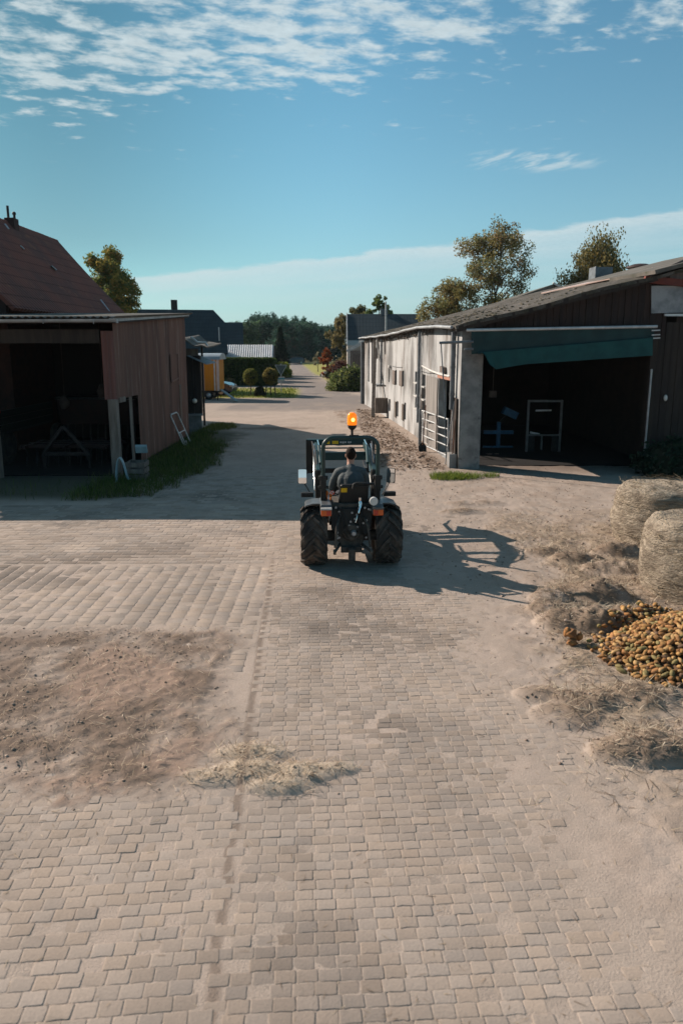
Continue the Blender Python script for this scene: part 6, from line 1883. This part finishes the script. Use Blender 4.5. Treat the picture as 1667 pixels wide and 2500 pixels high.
lf = MB(); lf.box(-.65, .65, 2.66, 2.74, 1.485, 1.60); top = lf.build('loader_frame', m_dteal, bevel=.008, **T)
for x, mm in ((-.265, m_yellow), (-.10, m_yellow)):
    k = MB(); k.box(x - .06, x + .06, 2.650, 2.657, 1.512, 1.572); k.build('warning_sticker', mm, top, local=True)
for x, w_ in ((.05, .06), (.17, .035)):
    k = MB()
    for i in range(3): k.box(x - w_ + i * w_ * .72, x - w_ * .45 + i * w_ * .72, 2.650, 2.657, 1.53 - .008 * (i % 2), 1.558)
    k.build('pale_sticker', m_whitepaint, top, local=True)
k = MB(); k.box(-.62, .62, 2.68, 2.71, 1.415, 1.44); k.build('thin_rail', m_dteal, top, local=True)
k = MB(); k.box(-.62, .62, 2.67, 2.75, 1.195, 1.335); k.build('lower_beam', m_dteal, top, local=True, bevel=.008)
for s in (-1, 1):
    k = MB(); k.prism([(s * .655, 2.64, 1.60), (s * .655, 3.15, 1.42), (s * .655, 3.25, 1.05), (s * .655, 2.64, .94)], (-s * .03, 0, 0)); k.prism([(s * .64, 2.65, 1.58), (s * .64, 2.70, 1.58), (s * .64, 2.70, .95), (s * .64, 2.65, .95)], (-s * .13, 0, 0)); k.build('side_plate', m_tblack, top, local=True)
k = MB(); k.box(-.62, .62, 2.66, 2.72, .95, 1.04); k.build('bottom_bar', m_tblack, top, local=True)
for x in (-.52, .52):
    k = MB(); k.tube([(x, 2.72, 1.0), (x, 3.3, .98), (x, 3.75, 1.10)], [.03, .025, .01], 8); k.build('tine', m_steel, top, local=True)

# ================================================================== driver
drv = thing('person', 'seated driver in dark grey jacket with short dark hair, back to the viewer', 'person', (.135, 10.42, 0), rz=R(3.3))
m_skin = mat('skin', (.46, .25, .18), (.40, .21, .15), scale=8, rough=.55)
m_jacket = mat('grey_jacket', (.070, .085, .090), (.055, .066, .07), scale=5, rough=.75, fine=.15, bump=.6, bscale=16)
m_trouser = mat('dark_trousers', (.025, .028, .034), rough=.9)
m_hair = mat('dark_hair', (.012, .007, .005), (.022, .013, .009), scale=30, rough=.8, spec=.1, stretch=(1, 1, .3))


def limb(k, pts, rs, n=14):
    P_, R_ = [], []
    for i in range(len(pts) - 1):
        for q in range(4):
            f_ = q / 4
            P_.append(Vector(pts[i]).lerp(Vector(pts[i + 1]), f_)); R_.append(rs[i] * (1 - f_) + rs[i + 1] * f_)
    P_.append(Vector(pts[-1])); R_.append(rs[-1])
    k.tube(P_, R_, n)
    for p_, r_ in zip(pts, rs): k.ico(p_, r_ * .985, 2)


def remesh(o, vox, it=6):
    m_ = o.modifiers.new('union', 'REMESH'); m_.mode = 'VOXEL'; m_.voxel_size = vox; m_.use_smooth_shade = True
    s_ = o.modifiers.new('soft', 'SMOOTH'); s_.iterations = it; s_.factor = .5
HX = .025
neck0, neck1, head = (HX, .33, 1.43), (HX + .005, .385, 1.53), Vector((HX + .01, .41, 1.645))
LS, RS = (HX - .185, .335, 1.375), (HX + .185, .335, 1.375)
LE, RE = (HX - .295, .42, 1.12), (HX + .27, .50, 1.13)
LH, RH = (-.17, .70, 1.165), (.17, .70, 1.165)
k = MB()
k.ico(head, (.076, .094, .108), 3); k.ico(head + Vector((0, .045, -.062)), (.052, .055, .05), 2)
k.ico(head + Vector((0, .103, -.018)), (.014, .022, .022), 2)
for s in (-1, 1):
    k.ico(head + Vector((s * .079, -.005, -.012)), (.012, .022, .034), 2)
    k.ico(head + Vector((s * .032, .086, .012)), (.014, .012, .010), 2)
k.ico(head + Vector((0, .096, -.055)), (.024, .012, .008), 2)
limb(k, [neck0, neck1, tuple(head + Vector((0, -.01, -.06)))], [.062, .056, .058])
limb(k, [(HX, .17, .93), (HX, .20, 1.10), (HX, .27, 1.30), neck0], [.14, .14, .145, .06])
for S_, E_, H_ in ((LS, LE, LH), (RS, RE, RH)):
    limb(k, [(HX, .29, 1.36), S_, E_, H_], [.08, .062, .045, .03])
    hd_ = (Vector(H_) - Vector(E_)).normalized()
    pc = Vector(H_) + hd_ * .045
    side_ = hd_.cross(Vector((0, 0, 1))).normalized()
    k.obox(pc, hd_ * .045, side_ * .038, side_.cross(hd_) * .014)
    for q, L_ in ((-.03, .065), (-.01, .075), (.01, .072), (.03, .055)):
        b0 = pc + hd_ * .04 + side_ * q
        dn = Vector((0, .1, -1)).normalized()
        k.tube([b0, b0 + hd_ * L_ * .45 + dn * .006, b0 + hd_ * L_ * .7 + dn * .03, b0 + hd_ * L_ * .55 + dn * .055], [.010, .0095, .009, .007], 7)
    th_ = side_ * (1 if S_ is LS else -1)
    k.tube([pc - hd_ * .02 + th_ * .035, pc + hd_ * .02 + th_ * .06, pc + hd_ * .05 + th_ * .055 + Vector((0, 0, -.02))], [.012, .011, .008], 7)
for s in (-1, 1): limb(k, [(HX + s * .09, .18, .93), (HX + s * .15, .62, .95), (HX + s * .17, .78, .62)], [.09, .068, .05])
bd = k.build('body', m_skin, drv, local=True); remesh(bd, .0075, 4)
k = MB()
limb(k, [(HX, .15, .92), (HX, .19, 1.08), (HX, .25, 1.27), (HX, .31, 1.40), (HX + .004, .345, 1.46)], [.150, .158, .165, .10, .070], 20)
for s in (-1, 1): k.ico((HX + s * .09, .235, 1.24), (.125, .10, .16), 3); k.ico((HX + s * .08, .18, 1.0), (.12, .115, .12), 3)
for S_, E_, H_ in ((LS, LE, LH), (RS, RE, RH)):
    H2 = Vector(E_).lerp(Vector(H_), .90)
    limb(k, [(HX, .295, 1.385), (S_[0] * .55 + HX * .45, .315, 1.40), S_, Vector(S_).lerp(Vector(E_), .5) + Vector((.012 * (1 if S_ is LS else -1) * -1, 0, 0)), E_, H2], [.085, .082, .080, .070, .058, .042])
jk = k.build('jacket', m_jacket, drv, local=True); remesh(jk, .009, 5)
k = MB(); k.lathe([(.070, 1.435), (.074, 1.455), (.069, 1.49), (.064, 1.492)], (HX + .004, .358, 0), n=22); k.build('collar', m_jacket, jk, smooth=50, local=True)
k = MB()
for s in (-1, 1): limb(k, [(HX + s * .09, .14, .93), (HX + s * .15, .64, .96), (HX + s * .17, .80, .64)], [.115, .082, .066])
k.ico((HX, .13, .93), (.19, .14, .10), 3)
tr_ = k.build('trousers', m_trouser, drv, local=True); remesh(tr_, .011, 4)
k = MB()
for s in (-1, 1): k.ico((HX + s * .17, .84, .615), (.05, .13, .045), 2); k.ico((HX + s * .17, .78, .64), (.05, .055, .06), 2)
k.build('shoes', m_black, drv, smooth=60, local=True)
k = MB(); k.ico(head + Vector((0, -.016, .022)), (.083, .094, .100), 3, .05, 3, 5); k.ico(head + Vector((0, -.055, -.02)), (.066, .05, .055), 2, .05, 4, 4)
k.ico(head + Vector((0, .045, .085)), (.062, .05, .038), 2, .05, 6, 4)
hr = k.build('hair', m_hair, drv, local=True); remesh(hr, .008, 2)
k = MB(); c0 = Vector((LH[0], LH[1], LH[2]))
# round red and white emblem on the side of the seat
k = MB(); k.lathe([(.001, .004), (.034, .004), (.034, -.004), (.001, -.004)], (-.285, -.165, 1.155), (0, -1, 0), 20); em = k.build('round_emblem', m_redl, sb, local=True)
k = MB(); k.tube([(-.285 + .02 * math.cos(a), -.171, 1.155 + .02 * math.sin(a)) for a in np.linspace(R(20), R(300), 12)], .005, 6); k.tube([(-.275, -.171, 1.15), (-.262, -.171, 1.175)], .005, 5); k.build('white_curl', m_whitepaint, em, local=True)
k = MB(); k.bar((-.285, -.15, 1.155), (-.2, -.12, 1.12), .03, .02); k.build('emblem_arm', m_tblack, em, local=True)
# ================================================================== air
k = MB(); k.box(-430, 430, -85, 905, -1.2, 16)
hz_m = bpy.data.materials.new('haze_air'); hz_m.use_nodes = True
n_ = hz_m.node_tree
n_.nodes.remove(n_.nodes['Principled BSDF'])
pvn = n_.nodes.new('ShaderNodeVolumePrincipled')
pvn.inputs['Color'].default_value = (.72, .86, .95, 1); pvn.inputs['Density'].default_value = .00016; pvn.inputs['Anisotropy'].default_value = 0.0
n_.links.new(pvn.outputs[0], n_.nodes['Material Output'].inputs['Volume'])
hzo = k.solo('haze', hz_m, 'thin blue haze over the distant trees', 'haze', kind='stuff')
